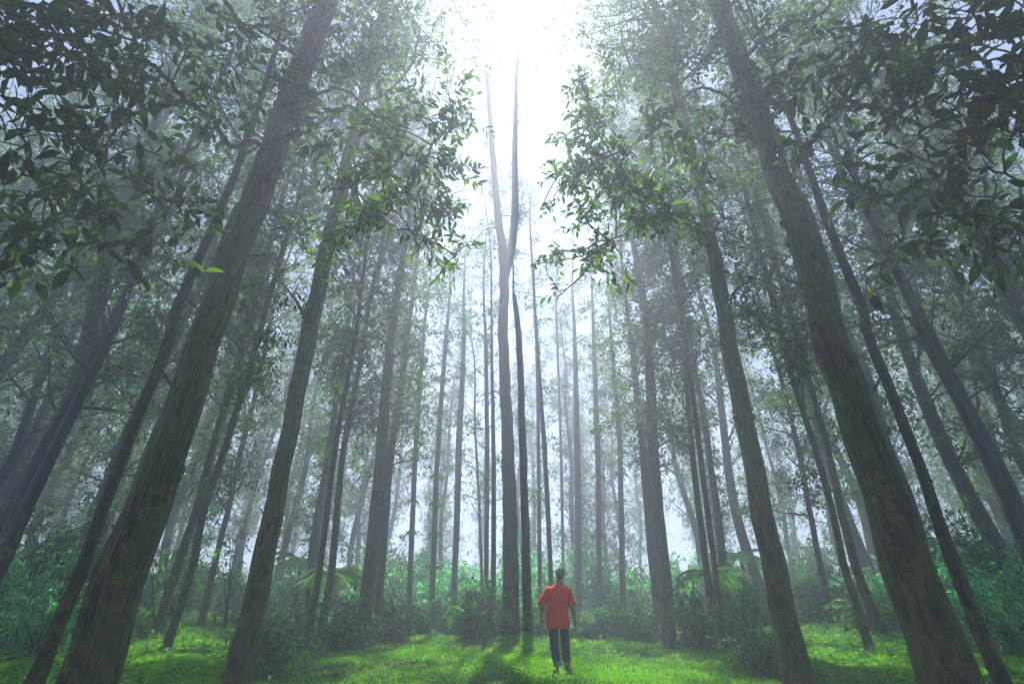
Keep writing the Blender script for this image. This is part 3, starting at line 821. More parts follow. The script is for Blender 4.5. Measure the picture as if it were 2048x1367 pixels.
# distant trees: three kinds copied with their parts
def make_distant():
    rng = np.random.default_rng(77)
    protos = []
    for k in range(3):
        r2 = np.random.default_rng(300 + k)
        mbt, mbl = MB(), MB()
        H = 22 + 3 * k
        pts = np.array([[r2.normal() * .25 * (i > 0), r2.normal() * .25 * (i > 0), H * i / 6] for i in range(7)])
        path = catmull(pts, 4); rr = np.linspace(.24, .04, len(path))
        tube(mbt, path, rr, 9, relief_fn(r2, .08))
        for b in range(46):
            f = (b + r2.random()) / 46; h = H * (.16 + .84 * f); i = min(len(path) - 1, int(f * .84 * len(path) + .16 * len(path)))
            a = r2.uniform(0, 6.28); ln = r2.uniform(1.4, 3.6) * (1 - .3 * f)
            P, d = limb(mbt, path[i], (math.cos(a), math.sin(a), r2.uniform(.2, 1.1)), ln, .05, r2, .05, 4)
            nn = int(44 * r2.uniform(.4, 1.5)); ks = r2.integers(2, 6, nn)
            cl = P[ks] + r2.normal(size=(nn, 3)) * ln * .17
            sprays(mbl, cl, rdir(nn, r2), .4, 5, .19, r2)
        tm = mbt.mesh('trunk', smooth=True); tm.materials.append(M_BARK_G)
        lm = mbl.mesh('crown'); lm.materials.append(M_LEAF); lm.materials.append(M_TWIG)
        protos.append((tm, lm))
    spots = []
    for i in range(4000):
        y = rng.uniform(24, 58); x = rng.uniform(-1.3, 1.3) * y
        if y < 36 and abs(x) < 8: continue
        if y < 41 and abs(x / y) < .11: continue
        if min([1e9] + [math.hypot(x - a, y - b) for a, b in spots]) < 4.6: continue
        spots.append((x, y))
        if len(spots) >= 92: break
    for i in range(400):      # side flanks nearer the viewer, behind the edge trees
        y = rng.uniform(11, 26); x = rng.uniform(.62, 1.5) * y * (1 if i % 2 else -1)
        if abs(x) < 11 or min([1e9] + [math.hypot(x - a, y - b) for a, b in spots]) < 3.6: continue
        spots.append((x, y))
        if len(spots) >= 116: break
    placed = []
    for i, (x, y) in enumerate(spots):
        tm, lm = protos[i % 3]
        if y > 40: lab, g = 'faint far tree almost dissolved in the mist behind all nearer trunks', 'far trees fading in the mist'
        elif x < 0: lab, g = 'misty background tree with leafy crown standing in the left half', 'misty background trees on the left'
        else: lab, g = 'misty background tree with leafy crown standing in the right half', 'misty background trees on the right'
        r = empty('tree', (x, y, float(ground_z(x, y)) - .1), lab, 'tree', g)
        placed.append((x, y, r))
        r.rotation_euler = (0, 0, rng.uniform(0, 6.28)); s = rng.uniform(.85, 1.15); r.scale = (s, s, s)
        for nm, me in (('trunk', tm), ('crown', lm)):
            o = bpy.data.objects.new(nm, me); C.objects.link(o); o.parent = r
    place_labels(placed, 'misty tree')
    # unseen trees added behind the viewpoint to shade the foreground
    back = []
    for i in range(600):
        x = rng.uniform(-19, 19); y = rng.uniform(-20, 3)
        if math.hypot(x, y) < 4.6 or (y > -2 and abs(x) < 7) or min([1e9] + [math.hypot(x - a, y - b) for a, b in back]) < 5.2: continue
        back.append((x, y))
        if len(back) >= 22: break
    for i, (x, y) in enumerate(back):
        tm, lm = protos[i % 3]
        r = empty('tree', (x, y, float(ground_z(x, y)) - .1), 'unseen tree added behind the viewpoint to shade the foreground', 'tree', 'added shading trees behind the viewpoint')
        r.rotation_euler = (0, 0, rng.uniform(0, 6.28))
        for nm, me in (('trunk', tm), ('crown', lm)):
            o = bpy.data.objects.new(nm, me); C.objects.link(o); o.parent = r


make_distant()

# ------------------------------------------------------------------ undergrowth
def shrub_meshes(seed, h, r, n_st, leafL, wr, mat, nl=6, per=9, hi=False):
    rng = np.random.default_rng(seed)
    ms, ml = MB(), MB()
    for k in range(n_st):
        a = rng.uniform(0, 6.28); ln = h * rng.uniform(.6, 1.15)
        P, d = limb(ms, (math.cos(a) * .08, math.sin(a) * .08, -.05), (math.cos(a) * r / h * rng.uniform(.2, 1.3), math.sin(a) * r / h * rng.uniform(.2, 1.3), 1), ln, .008 * h + .003, rng, .12, 5)
        ks = rng.integers(1, 6, per); st = P[ks] + rng.normal(size=(per, 3)) * .05 * h
        st[:, 2] = np.maximum(st[:, 2], .1)
        sprays(ml, st, rdir(per, rng) + np.array([0, 0, .35]), leafL * 2.2, nl, leafL, rng, hi=hi, wr=wr, droop=.5, twig=.004, tmat=1)
    a = ms.mesh('stem', smooth=True); a.materials.append(M_TWIG)
    b = ml.mesh('foliage'); b.materials.append(mat); b.materials.append(M_TWIG)
    return a, b


def put_shrub(pm, name, x, y, s, label, cat, group, rz=0.0):
    r = empty(name, (x, y, float(ground_z(x, y))), label, cat, group)
    q = np.random.default_rng(int(abs(x * 977 + y * 131)))
    r.rotation_euler = (q.uniform(-.15, .15), q.uniform(-.15, .15), rz); r.scale = (s * q.uniform(.75, 1.3), s * q.uniform(.75, 1.3), s * q.uniform(.7, 1.45))
    for me in pm:
        o = bpy.data.objects.new(me.name.split('.')[0], me); C.objects.link(o); o.parent = r
    return r


def make_undergrowth():
    rng = np.random.default_rng(21)
    broad = [shrub_meshes(400 + i, 1.3, .8, 16, .17, .45, M_SHRUB, 6, 20) for i in range(3)]
    fine = [shrub_meshes(410 + i, 1.5, .9, 20, .12, .42, M_SHRUB, 6, 26) for i in range(3)]
    dark = [shrub_meshes(420 + i, 1.1, .8, 16, .14, .5, M_SHRUB, 6, 18) for i in range(2)]
    bright = [shrub_meshes(430 + i, 1.4, 1.0, 18, .13, .45, M_SUNLIT_TINT, 6, 22) for i in range(3)]
    young = [shrub_meshes(440 + i, 2.6, .5, 4, .15, .4, [M_SHRUB, M_LEAF, M_SUNLIT_TINT][i], 6, 16) for i in range(3)]
    hand = [  # proto, u, Y, scale, label
        (broad[0], 955, 18.2, 1.05, 'broad-leaved dark green shrub left of the forked centre trunk'),
        (broad[1], 1000, 20.8, .9, 'small shrub tucked behind the forked centre trunk'),
        (broad[2], 1180, 17.5, .95, 'glossy leafy shrub just right of the man in the orange shirt'),
        (broad[0], 1205, 19.5, .8, 'loose shrub at the foot of the shaggy trunk right of the man'),
        (fine[0], 905, 22.0, .8, 'fine-leaved shrub at the foot of the pale bare trunk left of centre'),
        (fine[1], 840, 21.0, .85, 'fine-leaved shrub between the hazy trunks left of centre'),
        (dark[0], 790, 17.0, .9, 'dark low shrub right of the stout dark left trunk'),
        (dark[1], 690, 14.6, 1.0, 'dark round-leaved shrub left of the stout dark left trunk'),
        (dark[0], 575, 13.8, .95, 'dark round-leaved shrub right of the second left trunk'),
        (fine[2], 530, 10.2, .85, 'upright leafy sapling pressed against the second left trunk'),
        (dark[1], 1275, 17.2, .9, 'dark low shrub left of the stout dark right trunk'),
        (dark[0], 1385, 15.0, .95, 'dark round-leaved shrub right of the stout dark right trunk'),
        (dark[1], 1490, 13.4, .95, 'dark round-leaved shrub left of the second right trunk'),
        (fine[1], 1535, 10.4, .85, 'upright leafy sapling pressed against the second right trunk'),
        (broad[1], 1090, 19.0, .7, 'low shrub half hidden behind the man'),
        (broad[2], 1255, 20.5, .85, 'loose shrub under the hazy leaf-clad trunk right of the man'),
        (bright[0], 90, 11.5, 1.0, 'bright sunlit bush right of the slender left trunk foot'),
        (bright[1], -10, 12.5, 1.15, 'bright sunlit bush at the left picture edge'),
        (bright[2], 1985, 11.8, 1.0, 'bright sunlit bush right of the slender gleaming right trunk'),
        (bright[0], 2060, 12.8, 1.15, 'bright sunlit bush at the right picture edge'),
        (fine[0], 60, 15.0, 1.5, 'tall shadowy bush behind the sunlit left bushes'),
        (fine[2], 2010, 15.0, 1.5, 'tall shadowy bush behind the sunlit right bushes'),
    ]
    taken = []
    for i, (pm, u, Y, s, lab) in enumerate(hand):
        x = at_y(u, 1270, Y)[0][0]; taken.append((x, Y))
        put_shrub(pm, 'sapling' if 'sapling' in lab else 'shrub', x, Y, s, lab, 'sapling' if 'sapling' in lab else 'shrub', 'shrubs of the understorey', rng.uniform(0, 6.28))
    n = 0; placed = []; young_placed = []
    for i in range(6000):
        y = rng.uniform(14, 44); x = rng.uniform(-1.25, 1.25) * y
        if y < 21 and abs(x) < 5.5 + .2 * y: continue
        if abs(u_of(x, y) - 1024) > 1130 or min(math.hypot(x - a, y - b) for a, b in taken) < 1.35 + .02 * y: continue
        taken.append((x, y)); n += 1
        side = 'left' if x < 0 else 'right'
        z = rng.random()
        if y > 25 and z > .22:
            pm = (fine[:1] + bright + bright[:1])[n % 5]; s = rng.uniform(.8, 2.0) if abs(x / y) > .35 else rng.uniform(1.4, 2.4); lab = 'tall pale bush fading into the mist beyond the clearing, %s half' % side; g = 'misty bushes beyond the clearing, %s half' % side
        elif z < .28:
            pm = young[n % 3]; s = rng.uniform(.7, 1.3); lab = 'x'; g = 'young trees among the trunks, %s half' % side
            young_placed.append((x, y, put_shrub(pm, 'sapling', x, y, s, lab, 'sapling', g, rng.uniform(0, 6.28))))
            continue
        else:
            pm = (broad + dark + fine + bright)[n % 11]; s = rng.uniform(.6, 1.15); lab = 'bushy shrub among the mid-distance trunks, %s half' % side; g = 'shrubs among the mid-distance trunks, %s half' % side
        placed.append((x, y, put_shrub(pm, 'shrub', x, y, s, lab, 'shrub', g, rng.uniform(0, 6.28))))
        if n >= 190: break
    place_labels(placed, 'misty shrub')
    place_labels(young_placed, 'slim sapling')


make_undergrowth()


def make_fern(x, y, h, R, nf, label, seed, group='tree ferns'):
    rng = np.random.default_rng(seed)
    root = empty('tree_fern', (x, y, float(ground_z(x, y))), label, 'fern', group)
    b = np.array([0, 0, 0.0])
    mt = MB()
    tube(mt, catmull([b - [0, 0, .1], b + [.05, 0, h * .5], b + [0, .03, h]], 6), np.linspace(.11, .075, 13), 10, relief_fn(rng, .12))
    mt.build('trunk', M_BARK_D, root, smooth=True)
    for k in range(nf):
        a = 2 * math.pi * k / nf + rng.uniform(-.2, .2); e = rng.uniform(.15, 1.1); L = R * rng.uniform(.8, 1.1)
        o = np.array([math.cos(a), math.sin(a), 0])
        t = np.linspace(0, 1, 16)[:, None]
        P = np.array([0, 0, h - .05]) + o * L * (t * .95) + np.array([0, 0, 1.0]) * L * (e * .75 * t - (.55 + .35 * e) * t ** 2.1)
        mf = MB()
        tube(mf, P, np.linspace(.014, .003, 16), 4, mat=1)
        T_ = norm(np.gradient(P, axis=0)); S = norm(np.cross(T_, [0, 0, 1.0]))
        m = 60
        tt = np.linspace(.14, .99, m); Pi = np.stack([np.interp(tt, t[:, 0], P[:, j]) for j in range(3)], 1)
        Ti = np.stack([np.interp(tt, t[:, 0], T_[:, j]) for j in range(3)], 1); Si = np.stack([np.interp(tt, t[:, 0], S[:, j]) for j in range(3)], 1)
        wl = L * .24 * np.sin(np.pi * np.clip(tt * .92 + .06, 0, 1)) ** .7
        for sg in (-1, 1):
            leaves(mf, Pi, Si * sg + Ti * .45 + np.array([0, 0, -.30]), np.cross(Ti, Si) * -1 + rdir(m, rng) * .15, wl, .021, False, np.full(m, rng.random()))
        mf.build('frond', [M_FERN, M_TWIG], root)
    return root


M_FERN = leaf_material('fern_leaf', [(0, (.04, .13, .02)), (1, (.09, .26, .035))], .5, .3)
for (u, Y, h, R, nf, lab, sd) in [(640, 18.2, 2.0, 1.6, 13, 'arching tree fern between the second left trunk and the stout dark one', 1),
                                  (1440, 18.2, 2.0, 1.6, 13, 'arching tree fern between the stout dark right trunk and the second right one', 2),
                                  (575, 22, 2.6, 1.6, 11, 'paler tree fern farther back on the left', 3), (1512, 22, 2.6, 1.6, 11, 'paler tree fern farther back on the right', 4),
                                  (925, 24, .7, 1.3, 12, 'low fern rosette right of the pale bare trunk left of centre', 5)]:
    make_fern(at_y(u, 1270, Y)[0][0], Y, h, R, nf, lab, sd)


def make_nest_fern(u, v, dep, R, label):
    rng = np.random.default_rng(9)
    c = at_depth(u, v, dep)
    root = empty('nest_fern', c, label, 'fern')
    for nm, n, mat, e0, e1, dr in (('frond', 46, M_LEAF_D, -.2, 1.0, .7), ('dead_frond', 18, M_DEAD, -1.3, -.4, .9)):
        for k in range(n):
            a = rng.uniform(0, 6.28); e = rng.uniform(e0, e1); L = R * rng.uniform(.6, 1.1)
            o = np.array([math.cos(a) * math.cos(e), math.sin(a) * math.cos(e), math.sin(e)])
            t = np.linspace(0, 1, 9)[:, None]
            P = o * L * t + np.array([0, 0, -1.0]) * L * dr * .6 * t ** 2
            S = norm(np.cross(o, [0, 0, 1.0])); w = (.06 * L / .8 * np.sin(np.pi * np.clip(t * .95 + .04, 0, 1)) + .004)
            V = np.concatenate([P + S * w, P, P - S * w]); V[9:18, 2] -= .01
            Fq = [(i, i + 1, 10 + i, 9 + i) for i in range(8)] + [(9 + i, 10 + i, 19 + i, 18 + i) for i in range(8)]
            mb = MB(); mb.add(V, Fq, np.full(16, rng.random())); mb.build(nm, mat, root, smooth=True)


M_DEAD = leaf_material('dead_frond', [(0, (.07, .045, .02)), (1, (.16, .11, .04))], .3)
make_nest_fern(1322, 105, 14.2, 1.0, 'dark nest fern with drooping brown fronds high on the second right trunk')


def make_climber(u, v, dep, rpx, n, label, seed):
    rng = np.random.default_rng(seed)
    c = at_depth(u, v, dep); r = rpx * dep / F
    root = empty('climbing_plant', c, label, 'climbing plant')
    ms, ml = MB(), MB()
    for k in range(6):
        P, d = limb(ms, rng.normal(size=3) * .05, rdir(1, rng)[0] * [1, .6, 1], r, .02, rng, .1, 5)
    P = np.clip(rng.normal(size=(n, 3)) * r * .5, -r, r) * np.array([.75, .75, 1.3])
    leaves(ml, P, rdir(n, rng) + np.array([0, -.2, -.5]), np.array([0, -.5, .8]) + rdir(n, rng) * .6, rng.uniform(.16, .28, n), rng.uniform(.12, .2, n), True)
    ms.build('stem', M_TWIG, root); ml.build('foliage', M_LEAF_N, root)


make_climber(592, 205, 9.1, 55, 190, 'clump of rounded climbing leaves high on the thickest left trunk', 1)
make_climber(1505, 215, 9.1, 55, 190, 'clump of rounded climbing leaves high on the thickest right trunk', 2)


def make_rock(u, Y, r, label, seed):
    rng = np.random.default_rng(seed)
    import bmesh
    x = at_y(u, 1310, Y)[0][0]
    bm = bmesh.new(); bmesh.ops.create_icosphere(bm, subdivisions=4, radius=r)
    ph = rng.uniform(0, 6, 6)
    for v in bm.verts:
        q = v.co.normalized()
        f = 1 + .18 * math.sin(3 * q.x + ph[0]) + .12 * math.sin(5 * q.y + ph[1] + 2 * q.x) + .06 * math.sin(9 * q.z + ph[2] + 3 * q.y) + .03 * math.sin(17 * q.x + ph[3])
        v.co = Vector((v.co.x * f * 1.3, v.co.y * f, v.co.z * f * .7))
    me = bpy.data.meshes.new('rock'); bm.to_mesh(me); bm.free()
    for p in me.polygons: p.use_smooth = True
    me.materials.append(simple_material('rock_stone', (.06, .06, .05), .8, (.16, .16, .13), 9, .8))
    o = bpy.data.objects.new('rock', me); C.objects.link(o); o.location = (x, Y, float(ground_z(x, Y)) + r * .3)
    tag(o, label, 'rock')


make_rock(637, 13.0, .13, 'small grey stone lying in the sunlit grass at left', 3)

# ------------------------------------------------------------------ the man
M_SKIN = simple_material('skin', (.30, .13, .075), .5, (.36, .17, .10), 14)
M_SHIRT = simple_material('orange_cotton', (.80, .050, .006), .8, (.88, .075, .008), 30, .3)
M_TRIM = simple_material('grey_trim', (.22, .22, .27), .85)
M_JEANS = simple_material('dark_denim', (.030, .036, .07), .85, (.075, .085, .13), 22, .3)
M_CUFF = simple_material('pale_denim_cuff', (.20, .23, .32), .85, (.30, .33, .42), 30, .2)
M_CAP = simple_material('grey_cap', (.14, .15, .17), .85, (.22, .23, .25), 30, .2)
M_HAIR = simple_material('black_hair', (.010, .009, .008), .6)
M_SOLE = simple_material('brown_sole', (.05, .03, .02), .7)
M_SOLE_G = simple_material('grey_sole', (.28, .28, .32), .6)


def skinned(verts, edges, radii, name, mat, parent, levels=2):
    me = bpy.data.meshes.new('tmp'); me.from_pydata([tuple(v) for v in verts], edges, [])
    o = bpy.data.objects.new('tmp', me); C.objects.link(o)
    sk = o.modifiers.new('s', 'SKIN'); sk.use_smooth_shade = True
    for i, r in enumerate(radii):
        d = me.skin_vertices[0].data[i]; d.radius = r if isinstance(r, tuple) else (r, r); d.use_root = (i == 0)
    sb = o.modifiers.new('b', 'SUBSURF'); sb.levels = levels; sb.render_levels = levels
    dg = bpy.context.evaluated_depsgraph_get(); dg.update()
    m2 = bpy.data.meshes.new_from_object(o.evaluated_get(dg)); m2.name = name
    bpy.data.objects.remove(o); bpy.data.meshes.remove(me)
    return m2


def make_person():
    Y = 10.5; X = at_y(1118, 1345, Y)[0][0]
    root = empty('person', (X, Y, float(ground_z(X, Y)) + .005), 'man in orange t-shirt, rolled dark jeans and grey cap walking away, looking up', 'person')
    V, E, R = [], [], []
    def add(p, r, parent=None):
        V.append(p); R.append(r)
        if parent is not None: E.append((parent, len(V) - 1))
        return len(V) - 1
    pel = add((.03, 0, .90), (.12, .08)); sp = add((.02, 0, 1.10), (.11, .075), pel); ch = add((.035, 0, 1.27), (.11, .07), sp)
    nb = add((.05, -.01, 1.43), .07, ch); nk = add((.068, .005, 1.50), .056, nb); add((.085, .015, 1.57), .058, nk)
    def finger(base, root_i, d, side, L, r, curl):
        p = np.array(base, float); d = norm(np.array(d, float)); c = np.array(curl, float); i = root_i
        for k, f in enumerate((.45, .32, .23)):
            p = p + d * L * f; d = norm(d + c * .38)
            i = add(tuple(p), (r * (1 - .12 * k),) * 2, i)
    def arm(sh, el, wr, pl, fd, out, curl):
        a = add(sh, .045, ch); b = add(tuple((np.array(sh) + el) / 2), .050, a); c = add(el, .050, b); d = add(tuple(np.array(el) * .6 + np.array(wr) * .4), .049, c)
        e = add(wr, (.034, .028), d); f = add(pl, (.040, .022), e)
        fd = norm(np.array(fd, float)); out = np.array(out, float)
        kn = np.array(pl) + fd * .035
        for j, (o, L) in enumerate(((-.030, .070), (-.010, .080), (.010, .075), (.029, .060))):
            q = add(tuple(kn + out * o), (.0115, .0105), f)
            finger(kn + out * o, q, fd + out * o * 2.5, 0, L, .0088, curl)
        t = np.array(pl) - out * .028 - fd * .02
        q = add(tuple(t), (.012, .012), f)
        finger(t, q, fd * .8 - out * .7 + np.array(curl) * .4, 0, .06, .0095, np.array(curl) * .5)
    arm((-.125, -.012, 1.345), (-.265, -.035, 1.12), (-.275, .07, .94), (-.278, .095, .885), (-.01, .18, -1), (.15, -.95, 0), (.7, .6, .45))
    arm((.20, -.012, 1.345), (.290, -.04, 1.10), (.330, .0, .83), (.336, .02, .775), (.02, .12, -1), (-.15, -.95, 0), (-.7, .3, .45))
    def leg(hip, kn, an, heel, ball, toe):
        a = add(hip, .085, pel); b = add(kn, .058, a); m = add(tuple(np.array(kn) * .6 + np.array(an) * .4 - np.array([0, .015, 0])), .052, b); c = add(an, .036, m)
        h = add(heel, (.032, .03), c); d = add(ball, (.042, .022), c)
        bt = np.array(toe) - np.array(ball); sd = norm(np.cross(bt, [0, 0, 1.0]))
        for j in range(5):
            o = (-.030 + .015 * j); L = (.85 + .15 * math.cos(j * .6))
            add(tuple(np.array(ball) + bt * L * (1 if j else 1.05) + sd * o), (.0105 if j else .013, .009), d)
    leg((-.05, 0, .84), (-.055, .03, .48), (-.012, -.05, .10), (-.005, -.085, .045), (-.055, .04, .035), (-.075, .10, .028))
    leg((.115, 0, .84), (.135, .07, .48), (.155, .13, .11), (.150, .10, .05), (.205, .23, .04), (.235, .29, .03))
    me = skinned(V, E, R, 'body', M_SKIN, root)
    # head in its own frame, joined into the same mesh
    nu, nv = 40, 28
    th = np.linspace(0, 2 * math.pi, nu, endpoint=False)[None]; ph = np.linspace(.02, math.pi - .02, nv)[:, None]
    x = .074 * np.sin(ph) * np.sin(th); y = .094 * np.sin(ph) * np.cos(th); z = .112 * np.cos(ph) * np.ones_like(th)
    fr = np.clip(y / .094, 0, 1)
    low = np.clip(-z / .112, 0, 1)
    x = x * (1 - .28 * low); y = y * (1 - .10 * low) + fr * low * .012
    y = y + .024 * np.exp(-((x / .013) ** 2)) * np.exp(-(((z + .022) / .018) ** 2)) * (fr > .5)        # nose
    y = y + .006 * np.exp(-((x / .024) ** 2)) * np.exp(-(((z + .062) / .007) ** 2)) * (fr > .5)        # lips
    y = y + .008 * np.exp(-((x / .02) ** 2)) * np.exp(-(((z + .095) / .014) ** 2)) * (fr > .3)         # chin
    y = y + .006 * np.exp(-(((z - .022) / .010) ** 2)) * (fr > .6)                                     # brow
    for sx in (-.030, .030):
        y = y - .010 * np.exp(-(((x - sx) / .013) ** 2)) * np.exp(-(((z - .002) / .011) ** 2)) * (fr > .5)
    hv = np.stack([x, y, z], -1).reshape(-1, 3)
    i = np.arange(nv - 1)[:, None] * nu; j = np.arange(nu)[None]; k = (j + 1) % nu
    hf = np.stack([i + j, i + nu + j, i + nu + k, i + k], -1).reshape(-1, 4)
    Mh = Matrix.Translation((.092, .012, 1.615)) @ Matrix.Rotation(math.radians(13), 4, 'Y') @ Matrix.Rotation(math.radians(17), 4, 'X') @ Matrix.Rotation(math.radians(-14), 4, 'Z')
    Mn = np.array(Mh)
    tr = lambda p: np.asarray(p) @ Mn[:3, :3].T + Mn[:3, 3]
    hb = MB(); hb.add(tr(hv), hf)
    for sx in (-1, 1):     # ears
        e = np.array([(sx * .078 + sx * .012 * math.sin(a) ** 2, -.002 + .016 * math.cos(a) - .004, .0 + .030 * math.sin(a)) for a in np.linspace(0, 6.28, 13)[:-1]])
        tube(hb, tr(np.vstack([e, e[:1]])), .006, 6, cap=False)
        hb.add(tr(np.vstack([e, [[sx * .072, 0, 0]]])), [(q, (q + 1) % 12, 12) for q in range(12)])
    n0 = len(me.vertices)
    bv = np.empty(n0 * 3, np.float32); me.vertices.foreach_get('co', bv)
    allv = [tuple(q) for q in bv.reshape(-1, 3)] + [tuple(q) for q in np.concatenate(hb.v)]
    allf = [tuple(p.vertices) for p in me.polygons] + [tuple(int(q) + n0 for q in f) for blk in hb.f for f in blk]
    m3 = bpy.data.meshes.new('body'); m3.from_pydata(allv, [], allf); m3.update()
    for p in m3.polygons: p.use_smooth = True
    m3.materials.append(M_SKIN)
    body = bpy.data.objects.new('body', m3); C.objects.link(body); body.parent = root
    for sx in (-.030, .030):
        eb = MB(); q = np.linspace(0, math.pi, 7)[:, None]; w = np.linspace(0, 6.28, 11)[None, :-1]
        ev = np.stack([sx + .010 * np.sin(q) * np.cos(w), .080 + .010 * np.sin(q) * np.sin(w), .002 + .010 * np.cos(q) * np.ones_like(w)], -1).reshape(-1, 3)
        ii = np.arange(6)[:, None] * 10; jj = np.arange(10)[None]; kk = (jj + 1) % 10
        eb.add(tr(ev), np.stack([ii + jj, ii + 10 + jj, ii + 10 + kk, ii + kk], -1).reshape(-1, 4))
        eb.build('eye', simple_material('eye_white', (.5, .5, .48), .3), body, smooth=True)
    # hair and cap
    def shell(sc, zmin, off, lift=0, back=0):
        sel = hv * np.array(sc) + np.array([0, off, lift])
        fz = [f for f in hf if all(hv[q][2] > zmin + (.045 * hv[q][1] / .094 if back else 0) for q in f)]
        return sel, np.array(fz)
    m = MB(); a, f = shell((1.06, 1.05, 1.05), -.045, -.004, .002, 1)
    m.add(tr(a), f); m.build('hair', M_HAIR, root, smooth=True)
    nu2 = 40; nv2 = 14
    th2 = np.linspace(0, 2 * math.pi, nu2, endpoint=False)[None]; ph2 = np.linspace(.02, 1.62, nv2)[:, None]
    cx = .094 * np.sin(ph2) * np.sin(th2); cy = .112 * np.sin(ph2) * np.cos(th2) - .004; cz = .022 + .108 * np.cos(ph2) ** .9 * np.ones_like(th2) if False else .018 + .108 * np.cos(ph2) * np.ones_like(th2)
    cz = cz - .022 * np.clip(-cy / .11, 0, 1) * np.sin(ph2)
    cv = np.stack([cx, cy, cz], -1).reshape(-1, 3)
    i = np.arange(nv2 - 1)[:, None] * nu2; j = np.arange(nu2)[None]; k = (j + 1) % nu2
    cf = np.stack([i + j, i + nu2 + j, i + nu2 + k, i + k], -1).reshape(-1, 4)
    cf = np.array([q for q in cf if not (cv[q].mean(0)[1] < -.07 and abs(cv[q].mean(0)[0]) < .034 and cv[q].mean(0)[2] < .035 and cv[q].mean(0)[2] > .0)])
    m = MB(); m.add(tr(cv), cf)
    tb = [cv[(nv2 - 1) * nu2 + q] for q in range(nu2)]
    tube(m, tr(np.array(tb + tb[:1])), .005, 6, cap=False)
    m.add(tr([(0, -.004, .134)] + [(.009 * math.cos(a), -.004 + .009 * math.sin(a), .127) for a in np.linspace(0, 6.28, 9)[:-1]]), [(0, 1 + q, 1 + (q + 1) % 8) for q in range(8)])
    cap = m.build('cap', M_CAP, root, smooth=True)
    vb = MB()
    xs = np.linspace(-.075, .075, 13); inner = np.stack([xs, .098 * np.sqrt(1 - (xs / .097) ** 2), np.full(13, .014)], 1)
    outer = np.stack([xs * 1.05, inner[:, 1] + .07 * np.sqrt(np.clip(1 - (xs / .080) ** 2, 0, 1)) + .005, .010 - 2.5 * xs ** 2], 1)
    Vv = np.vstack([inner, outer, inner - [0, 0, .004], outer - [0, 0, .004]])
    fq = [(q, q + 1, 14 + q, 13 + q) for q in range(12)] + [(26 + q, 39 + q, 40 + q, 27 + q) for q in range(12)] + [(13 + q, 14 + q, 40 + q, 39 + q) for q in range(12)]
    vb.add(tr(Vv), fq); vb.build('visor', M_CAP, cap, smooth=False)
    st = MB(); a_ = np.linspace(-.5, .5, 9)
    tube(st, tr(np.stack([.100 * np.sin(a_), -.118 * np.cos(a_) - .001, np.full(9, -.006)], 1)), .006, 6)
    st.build('strap', M_TRIM, cap, smooth=True)
    # shirt
    def loft(mb, rings, n=48, wob=None, mat=0):
        vs = []
        for ri, (c, a, b, tl) in enumerate(rings):
            t = np.linspace(0, 2 * math.pi, n, endpoint=False)
            rr = 1.0 if wob is None else 1 + wob(t, c[2])
            ct, st_ = np.cos(t), np.sin(t)
            vs.append(np.stack([c[0] + a * rr * np.sign(ct) * np.abs(ct) ** .85, c[1] + b * rr * np.sign(st_) * np.abs(st_) ** .85, c[2] + tl * ct], 1))
        i = np.arange(len(rings) - 1)[:, None] * n; j = np.arange(n)[None]; k = (j + 1) % n
        mb.add(np.concatenate(vs), np.stack([i + j, i + k, i + n + k, i + n + j], -1).reshape(-1, 4), None, mat)
    def interp_rings(keys, m):
        ks = np.array([[*c, a, b, tl] for (c, a, b, tl) in keys]); Q = catmull(ks, m)
        return [((q[0], q[1], q[2]), q[3], q[4], q[5]) for q in Q]
    sm_ = MB()
    fold = lambda t, z: .10 * np.abs(np.sin(3.5 * t + 6 * z + .6 + np.sin(3 * z))) * sm(1.42, 1.05, z) + .045 * np.sin(13 * t - 14 * z) * sm(1.36, .8, z) + .02 * np.sin(3 * t + 26 * z) * sm(1.4, 1.2, z)
    i_sh = len(sm_.v)
    loft(sm_, interp_rings([((.015, 0, .712), .205, .135, 0), ((.015, 0, .80), .200, .132, 0), ((.012, 0, .95), .192, .125, 0), ((.018, -.005, 1.10), .19, .122, 0), ((.03, -.01, 1.23), .198, .122, 0),
                            ((.04, -.012, 1.33), .198, .115, .0), ((.045, -.012, 1.385), .155, .10, 0), ((.05, -.01, 1.425), .108, .085, .0), ((.056, -.004, 1.45), .095, .072, .0), ((.06, .0, 1.462), .068, .064, .0)], 9), 128, fold)
    V_ = sm_.v[i_sh]
    dia = V_[:, 0] + .42 * (V_[:, 2] - 1.0)
    amp = sm(1.40, 1.15, V_[:, 2]) * sm(.20, .13, np.abs(V_[:, 0] - .02))
    fo = .020 * np.abs(np.sin(21 * dia + 1.0 + 1.5 * np.sin(5 * V_[:, 2]))) ** .7 + .010 * np.abs(np.sin(43 * (V_[:, 0] + .2 * V_[:, 2]) + 2 * np.sin(7 * V_[:, 2])))
    V_[:, 1] += np.where(V_[:, 1] < 0, -1, 1) * amp * (fo - .008)
    V_[:, 2] += .008 * np.sin(9 * V_[:, 0]) * (V_[:, 2] < .73)
    rf = np.random.default_rng(4)
    ph_ = rf.uniform(0, 6, 8)
    srel = lambda th, s: 1 + .04 * np.sin(3 * th + ph_[0] + 14 * s) + .035 * np.sin(2 * th + 30 * s + ph_[1])
    for P, r in (([(-.06, -.01, 1.365), (-.145, -.012, 1.325), (-.210, -.02, 1.24), (-.268, -.032, 1.15), (-.290, -.036, 1.085)], [.05, .072, .074, .070, .069]),
                 ([(.15, -.01, 1.365), (.222, -.012, 1.325), (.258, -.018, 1.24), (.280, -.03, 1.15), (.288, -.036, 1.075)], [.05, .070, .072, .068, .067])):
        Q = catmull(P, 6); tube(sm_, Q, np.interp(np.linspace(0, 1, len(Q)), np.linspace(0, 1, 5), r), 28, srel, cap=False)
